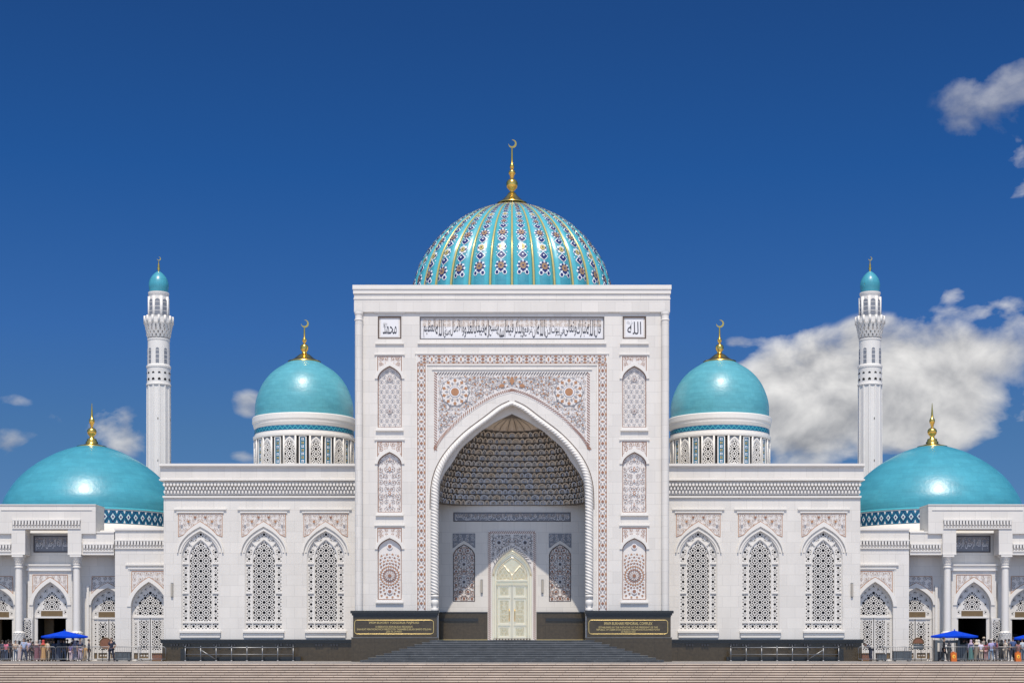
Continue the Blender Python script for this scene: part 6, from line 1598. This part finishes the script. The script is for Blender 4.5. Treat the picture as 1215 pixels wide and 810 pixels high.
lectern(187, 4.0, 'low brown wooden stand against the lattice door by the left wing'); lectern(1028, 4.0, 'low brown wooden stand beside the bending man by the right wing')
def a_board(px, Y, label):
    o = thing('sandwich_board', label, 'sandwich board', (at_px(px, Y), Y, 0), 0, 'orange sandwich boards')
    for sg in (-1, 1):
        b_ = MB(); b_.box(-.21, .21, -.02, .02, 0, .68, 'orange_plastic'); b_.plate([(-.07, .66), (.07, .66), (.09, .76), (-.09, .76)], -.02, .02, 'orange_plastic', back=True)
        q = b_.build('panel', o, (0, sg * .19, 0)); q.rotation_euler[0] = R(11 * sg)
        c = MB(); c.plate(ellp(0, .38, .12, .15, 14), -.03, -.021, 'yellow_plastic'); c.plate(diam(.02, .36, .06, .08), -.035, -.031, 'brown_wood')
        if sg < 0: c.build('symbol', q)
a_board(1131.3, .3, 'orange folding board beside the black-clad guard under the umbrella'); a_board(1207.6, .3, 'orange folding board beside the man in the navy blue shirt')

# ================================================================== PEOPLE
def skin_mesh(verts, edges, radii, root=0, sub=1):
    me = bpy.data.meshes.new('tmp'); me.from_pydata(verts, edges, []); o = bpy.data.objects.new('tmp', me); COL.objects.link(o)
    md = o.modifiers.new('skin', 'SKIN'); md.use_smooth_shade = True
    for i, r in enumerate(radii):
        v = me.skin_vertices[0].data[i]; v.radius = r if isinstance(r, tuple) else (r, r); v.use_root = (i == root)
    if sub: m2 = o.modifiers.new('sub', 'SUBSURF'); m2.levels = sub; m2.render_levels = sub
    dg = bpy.context.evaluated_depsgraph_get(); out = bpy.data.meshes.new_from_object(o.evaluated_get(dg))
    bpy.data.objects.remove(o); bpy.data.meshes.remove(me)
    return out
def place_mesh(me, name, m, par):
    me.name = name; me.materials.clear(); me.materials.append(M[m])
    for p in me.polygons: p.use_smooth = True
    o = bpy.data.objects.new(name, me); COL.objects.link(o); o.parent = par; return o
def person(px, Y, label, top, bottom, style='trousers', h=1.72, turn=0, arms='down', legs='stand', sleeve='short', hair='short', scarf=None, cap=None, skin=(.40, .23, .15), mirror=1, group='visitors in front of the side pavilions'):
    k = h / 1.72; o = thing('person', label, 'person', (at_px(px, Y), Y, 0), R(turn), group)
    sk = 'skin_tone' if skin == (.40, .23, .15) else cloth(skin)
    bend = legs == 'bend'
    def T(p):
        x, y, z = p; x *= mirror
        if bend and z > .93:
            a = R(58); dz_ = z - .93; y, z = y * math.cos(a) - dz_ * math.sin(a), .93 + dz_ * math.cos(a) + y * math.sin(-a) * -1 * .0 - 0
        return (x * k, y * k, z * k)
    J = dict(pel=(0, 0, .93), wai=(0, .005, 1.07), che=(0, 0, 1.28), neb=(0, .005, 1.43), nec=(0, 0, 1.49), hlo=(0, -.02, 1.555), hmi=(0, -.01, 1.635), hto=(0, .0, 1.695), nos=(0, -.108, 1.60))
    for s_, n in ((1, 'L'), (-1, 'R')):
        a = arms if not isinstance(arms, tuple) else arms[0 if s_ > 0 else 1]
        el, wr = {'down': ((.225, .03, 1.14), (.235, -.04, .89)), 'front': ((.225, .03, 1.14), (.11, -.22, 1.14)), 'phone': ((.225, -.05, 1.15), (.09, -.25, 1.40)), 'hip': ((.33, .06, 1.16), (.17, -.02, 1.0)), 'back': ((.24, .10, 1.15), (.09, .15, .96)), 'swing': ((.235, -.08, 1.15), (.22, -.26, 1.0))}[a]
        J['sh' + n] = (s_ * .165, 0, 1.395); J['el' + n] = (s_ * el[0], el[1], el[2]); J['wr' + n] = (s_ * wr[0], wr[1], wr[2])
        d = Vector(wr) - Vector(el); d.normalize(); pa = Vector(wr) + d * .07; J['pa' + n] = (s_ * pa.x, pa.y, pa.z)
        side = d.cross(Vector((0, 1, 0))) if abs(d.y) < .7 else Vector((0, 0, 1)); side = Vector((0, -1, 0)) if abs(d.z) > .8 else (Vector((0, 0, 1)) if abs(d.z) < .5 else Vector((1, 0, 0)))
        for f, (off, ln) in enumerate(((-.030, .062), (-.010, .072), (.011, .068), (.031, .052))):
            b0 = pa + d * .035 + side * off; b1 = b0 + d * ln * .55; b2 = b1 + d * ln * .45 + Vector((0, .015 if abs(d.z) > .5 else 0, -.012))
            for q, pnt in enumerate((b0, b1, b2)): J['f%d%d%s' % (f, q, n)] = (s_ * pnt.x, pnt.y, pnt.z)
        t0 = pa + side * -.035 + d * -.01; t1 = t0 + side * -.022 + d * .035
        J['t0' + n] = (s_ * t0.x, t0.y, t0.z); J['t1' + n] = (s_ * t1.x, t1.y, t1.z)
        kn, an, to = {'stand': ((.10, -.02, .49), (.10, .025, .085), (.12, -.13, .035)), 'walk': ((.095, -.14 * s_ - .03, .50), (.09, -.24 * s_ + .03, .09 if s_ > 0 else .13), (.10, -.24 * s_ - .13, .035 if s_ > 0 else .06)), 'wide': ((.15, -.03, .48), (.19, .025, .085), (.22, -.12, .035)), 'bend': ((.11, -.06, .49), (.11, .03, .085), (.12, -.13, .035))}[legs]
        J['hi' + n] = (s_ * .085, 0, .89); J['kn' + n] = (s_ * kn[0], kn[1], kn[2]); J['an' + n] = (s_ * an[0], an[1], an[2]); J['to' + n] = (s_ * to[0], to[1], to[2])
    def chainmesh(chains, rad, root, sub=1):
        names = []; 
        for c in chains:
            for q in c:
                if q not in names: names.append(q)
        names.sort(key=lambda q: q != root)
        return skin_mesh([T(J[q]) for q in names], [(names.index(a), names.index(b_)) for c in chains for a, b_ in zip(c, c[1:])], [tuple(x * k for x in (rad(q) if isinstance(rad(q), tuple) else (rad(q),) * 2)) for q in names], 0, sub)
    RB = dict(pel=(.12, .095), wai=(.105, .08), che=(.13, .095), neb=.06, nec=.048, hlo=.06, hmi=(.075, .09), hto=.058, nos=.014, sh=.05, el=.038, wr=.027, pa=(.034, .018), hi=.08, kn=.052, an=.036, to=.034, t0=.011, t1=.008)
    def rb(q, add=0.0):
        v = .0085 if q[0] == 'f' else RB.get(q) or RB.get(q[:2]); return tuple(x + add for x in v) if isinstance(v, tuple) else v + add
    body = [['pel', 'wai', 'che', 'neb', 'nec', 'hlo', 'hmi', 'hto'], ['hmi', 'nos']]
    for n in 'LR':
        body += [['che', 'sh' + n, 'el' + n, 'wr' + n, 'pa' + n], ['pel', 'hi' + n, 'kn' + n, 'an' + n, 'to' + n], ['pa' + n, 't0' + n, 't1' + n]] + [['pa' + n] + ['f%d%d%s' % (f, q, n) for q in range(3)] for f in range(4)]
    bo = place_mesh(chainmesh(body, lambda q: rb(q), 'pel'), 'body', sk, o)
    hc = Vector(T((0, .008, 1.645)))
    e = MB()
    for s_ in (-1, 1):
        c = Vector(T((s_ * .033, -.098, 1.632))); e.lathe([(.0, -.006), (.011, 0), (.0, .006)], 6, 'hair_dark', tuple(c))
    c = Vector(T((0, -.092, 1.572))); e.box(c.x - .022, c.x + .022, c.y - .006, c.y + .004, c.z - .004, c.z + .004, 'ornament_red'); e.build('face_features', o)
    if scarf:
        sc = cloth(scarf); q = MB(); prof = [(.19 * k, -.28 * k), (.15 * k, -.20 * k), (.10 * k, -.13 * k), (.105 * k, -.05 * k), (.115 * k, .02 * k), (.10 * k, .075 * k), (.06 * k, .108 * k), (.0, .118 * k)]
        q.lathe(prof, 18, sc, tuple(hc), a0=R(-38), a1=R(218)); q.lathe([(p[0] * .94, p[1] - .004) for p in prof], 18, sc, tuple(hc), a0=R(-38), a1=R(218)); q.build('headscarf', o)
    else:
        q = MB(); prof = [(.088 * k, -.045 * k if hair == 'short' else -.22 * k), (.098 * k, .0), (.093 * k, .045 * k), (.062 * k, .082 * k), (.0, .094 * k)]
        q.lathe(prof[1:], 16, 'hair_dark', tuple(hc + Vector((0, .012, .012)))); q.lathe(prof[:2], 16, 'hair_dark', tuple(hc + Vector((0, .012, .012))), a0=R(-10), a1=R(190)); q.build('hair', o)
        if cap:
            q = MB(); q.lathe([(.104 * k, .0), (.102 * k, .05 * k), (.065 * k, .095 * k), (0, .105 * k)], 16, cloth(cap), tuple(hc + Vector((0, .01, .02)))); q.box(hc.x - .07, hc.x + .07, hc.y - .19 * k, hc.y - .07 * k, hc.z + .02, hc.z + .03, cloth(cap)); q.build('cap', o)
    shc = [['pel', 'wai', 'che', 'neb']]; 
    J['ml' + 'L'], J['mlR'] = [tuple(Vector(J['sh' + n]).lerp(Vector(J['el' + n]), .8)) for n in 'LR']; RB['ml'] = .048
    for n in 'LR': shc += [['che', 'sh' + n] + (['ml' + n] if sleeve == 'short' else ['el' + n, 'wr' + n])]
    place_mesh(chainmesh(shc, lambda q: rb(q, .020 if q != 'neb' else .006), 'che'), 'shirt' if style != 'dress' else 'bodice', cloth(top), o)
    if style == 'trousers':
        tr = [['pel', 'hi' + n, 'kn' + n, 'an' + n] for n in 'LR']; place_mesh(chainmesh(tr, lambda q: rb(q, .018), 'pel'), 'trousers', cloth(bottom), o)
    else:
        zt, zbm = (1.12, .12) if style == 'dress' else (1.02, .30); q = MB(); n = 24; rings = []
        for j in range(9):
            t = j / 8; z = zt + (zbm - zt) * t; r1, r2 = .135 + .11 * t ** .8, .105 + .13 * t ** .9
            rings.append([(k * (r1 + .012 * t * math.cos(a * 7)) * math.cos(a), k * (r2 + .012 * t * math.cos(a * 7)) * math.sin(a), k * z) for a in [2 * math.pi * i / n for i in range(n)]])
        q.add([p for r_ in rings for p in r_], [(j * n + i, j * n + (i + 1) % n, (j + 1) * n + (i + 1) % n, (j + 1) * n + i)[::-1] for j in range(8) for i in range(n)], cloth(bottom), True)
        q.build('skirt', o)
    for n in 'LR': place_mesh(chainmesh([['an' + n, 'to' + n]], lambda q: .048 if q[:2] == 'an' else .042, 'an' + n), 'shoe', 'shoe_dark', o)
    return o
GU = 'guards at the barriers'
person(3, 2.4, 'person in dark clothes at the far left edge of the crowd', (.05, .05, .07), (.04, .045, .07), turn=160, h=1.60)
person(7.5, 2.0, 'person in a pink top and dark jeans near the left edge', (.62, .16, .22), (.05, .07, .12), turn=150, h=1.56, hair='long')
person(13, 3.2, 'person in a dark top standing behind the pink-topped person', (.09, .06, .06), (.05, .05, .06), turn=190, h=1.58)
person(18.5, 2.2, 'person in a beige top and grey-blue trousers, arms folded in front', (.52, .42, .32), (.15, .19, .26), turn=40, arms='front', h=1.58)
person(28.5, .4, 'man in a light blue patterned shirt and dark trousers before the left barriers', (.32, .38, .52), (.05, .06, .10), turn=10, legs='wide', h=1.72)
person(33.5, 2.9, 'person in a pale lilac top behind the man in light blue', (.42, .36, .46), (.10, .09, .12), turn=170, h=1.66)
person(39, 2.3, 'person in a black top with dark bag, between light blue and maroon', (.03, .03, .035), (.035, .035, .04), turn=200, arms='front', h=1.50)
person(43.5, 2.0, 'woman in a long maroon dress and beige scarf', (.20, .08, .10), (.19, .08, .10), 'dress', turn=185, sleeve='long', scarf=(.45, .36, .30), h=1.55)
person(51.5, 1.9, 'woman in a long mustard tan dress and red scarf', (.48, .29, .12), (.44, .26, .11), 'dress', turn=165, sleeve='long', scarf=(.45, .06, .05), h=1.60)
person(56.8, 2.2, 'person in cream top and trousers next to the mustard dress', (.62, .50, .38), (.52, .42, .30), turn=150, h=1.62)
person(64, 2.3, 'person in navy overalls leftmost under the left umbrella', (.04, .06, .11), (.04, .06, .11), turn=175, sleeve='long', h=1.62)
person(69.5, 1.8, 'person in a dark slate coat second under the left umbrella', (.035, .045, .065), (.04, .055, .09), 'dress', turn=180, sleeve='long', scarf=(.06, .07, .10), h=1.60)
person(75.5, 2.1, 'person in dark blue jeans and black top under the umbrella pole', (.03, .035, .05), (.06, .09, .17), turn=190, h=1.66, legs='wide')
person(80, 2.6, 'person in a black shirt rightmost under the left umbrella', (.025, .03, .045), (.03, .03, .045), turn=170, h=1.66)
person(84, 1.7, 'girl in a purple top and pale pink trousers right of the umbrella', (.17, .13, .30), (.55, .42, .46), turn=160, h=1.38, hair='long')
person(88.8, 2.6, 'person in a long pale grey-lilac dress behind the girl in purple', (.42, .40, .48), (.40, .38, .45), 'dress', turn=185, sleeve='long', scarf=(.40, .38, .45), h=1.58)
person(95, 1.9, 'man with dark navy vest over lilac sleeves and a pale skirt cloth', (.04, .05, .09), (.38, .30, .38), turn=30, arms=('front', 'down'), h=1.72)
person(100.8, 1.6, 'child in a tan orange coat right of the man in the navy vest', (.48, .27, .10), (.32, .22, .12), 'dress', turn=195, sleeve='long', h=1.22)
person(105.5, 2.2, 'person in a dark suit at the right end of the left crowd', (.04, .04, .06), (.035, .035, .05), turn=100, sleeve='long', h=1.66)
person(132.3, .2, 'guard in navy shirt and trousers standing alone left of the wing', (.018, .022, .045), (.015, .018, .035), turn=-8, arms=('hip', 'down'), legs='wide', h=1.78, group=GU)
person(1033.5, 1.9, 'person in a navy jacket bending down by the right wing', (.02, .03, .07), (.03, .035, .06), legs='bend', turn=-70, arms='front', sleeve='long', h=1.74)
person(1120, -.3, 'guard in black standing under the right umbrella', (.008, .008, .012), (.010, .010, .014), turn=70, legs='walk', sleeve='long', h=1.80, group=GU)
person(1126.3, 1.5, 'person in a black robe behind the orange board and the guard in black', (.05, .055, .07), (.06, .06, .06), 'dress', turn=120, sleeve='long', scarf=(.04, .04, .05), h=1.50)
person(1147.5, 2.4, 'person in a white blouse leftmost of the crowd right of the umbrella', (.62, .56, .54), (.08, .07, .06), turn=-120, h=1.62)
person(1151.8, 1.9, 'woman in a long teal green dress with lilac scarf', (.30, .30, .42), (.07, .17, .16), 'dress', turn=190, sleeve='long', scarf=(.45, .34, .42), h=1.62)
person(1158.5, 2.2, 'woman in a long beige grey dress and cream scarf', (.40, .35, .28), (.24, .21, .17), 'dress', turn=175, sleeve='long', scarf=(.58, .50, .38), h=1.62)
person(1163.8, 1.6, 'person in a white and purple top with beige trousers', (.62, .56, .66), (.50, .42, .33), turn=185, h=1.52)
person(1167.3, 2.9, 'tall man in a tan cap behind the white and purple top', (.30, .26, .22), (.20, .18, .16), turn=180, h=1.82, cap=(.45, .36, .26))
person(1169.8, 1.9, 'person in a maroon top and pink trousers', (.30, .07, .09), (.50, .28, .28), turn=160, h=1.50, hair='long')
person(1176, 1.6, 'man in a lilac checked shirt, pale blue jeans and cap', (.36, .32, .52), (.20, .27, .38), turn=180, h=1.66, cap=(.50, .44, .38), legs='wide')
person(1183, 2.0, 'person in a maroon jacket holding a pale bag', (.25, .08, .10), (.30, .26, .26), turn=-100, arms='front', sleeve='long', h=1.60)
person(1188.3, 2.5, 'woman in a long black dress and black scarf', (.02, .02, .02), (.02, .02, .02), 'dress', turn=180, sleeve='long', scarf=(.02, .02, .02), h=1.62)
person(1192.8, 1.7, 'man in a cream shirt and beige trousers facing left', (.60, .52, .42), (.52, .45, .36), turn=-70, arms='front', h=1.66)
person(1202, 1.3, 'man in a navy blue shirt and dark trousers beside the right orange board', (.05, .085, .20), (.03, .035, .06), turn=185, legs='wide', h=1.82)
person(1208.5, 2.4, 'woman in a pink blouse behind the right orange board', (.42, .20, .20), (.20, .10, .10), 'dress', turn=150, hair='long', h=1.56)
person(1213, 1.8, 'man in a pale grey shirt and grey-blue trousers at the right edge', (.44, .48, .52), (.13, .17, .22), turn=-150, h=1.72)
# more of the queue, standing close behind the front rows
person(10.2, 2.9, 'person in a black jacket squeezed behind the pink-topped person', (.03, .03, .04), (.06, .06, .08), turn=175, sleeve='long', h=1.64)
person(23, 3.3, 'person in a pale skirt and white top behind the beige-topped person', (.55, .48, .46), (.50, .42, .42), 'dress', turn=190, h=1.56, hair='long')
person(36.5, 3.4, 'tall person in charcoal, mostly hidden by the man in light blue', (.06, .06, .07), (.05, .05, .06), turn=180, sleeve='long', h=1.74)
person(47.5, 3.1, 'woman in a plum dress and grey scarf behind the maroon and mustard dresses', (.14, .07, .12), (.13, .07, .11), 'dress', turn=190, sleeve='long', scarf=(.20, .19, .20), h=1.60)
person(60.5, 3.2, 'person in olive green behind the cream clothes and the navy overalls', (.13, .12, .06), (.08, .07, .05), turn=170, sleeve='long', h=1.66)
person(72.5, 3.3, 'person in midnight blue deep in the shade of the left umbrella', (.02, .03, .06), (.03, .04, .07), turn=180, sleeve='long', h=1.70)
person(86.6, 3.4, 'man in a dark shirt seen over the purple and lilac clothes', (.05, .05, .08), (.05, .05, .07), turn=165, h=1.76)
person(92, 3.2, 'woman in a dark wine dress between the lilac dress and the navy vest', (.12, .04, .06), (.11, .04, .06), 'dress', turn=200, sleeve='long', scarf=(.10, .09, .12), h=1.58)
person(1143.5, 3.1, 'person in dark green at the cabinet under the right umbrella', (.04, .07, .05), (.04, .05, .05), turn=170, sleeve='long', h=1.68)
person(1155, 3.2, 'person in brown behind the teal green and beige grey dresses', (.16, .10, .07), (.12, .08, .06), turn=185, sleeve='long', h=1.68)
person(1161, 3.3, 'woman in a grey dress and white scarf behind the purple-topped person', (.22, .22, .23), (.20, .20, .21), 'dress', turn=175, sleeve='long', scarf=(.60, .57, .54), h=1.62)
person(1173, 3.2, 'person in dark red behind the lilac checked shirt', (.20, .05, .05), (.10, .06, .07), turn=180, h=1.66, hair='long')
person(1180, 3.0, 'person in an indigo shirt between the lilac shirt and the maroon jacket', (.07, .07, .17), (.08, .08, .11), turn=190, h=1.70)
person(1197, 2.8, 'person in a charcoal top between the cream and the navy blue shirts', (.07, .07, .08), (.06, .06, .07), turn=180, sleeve='long', h=1.68)
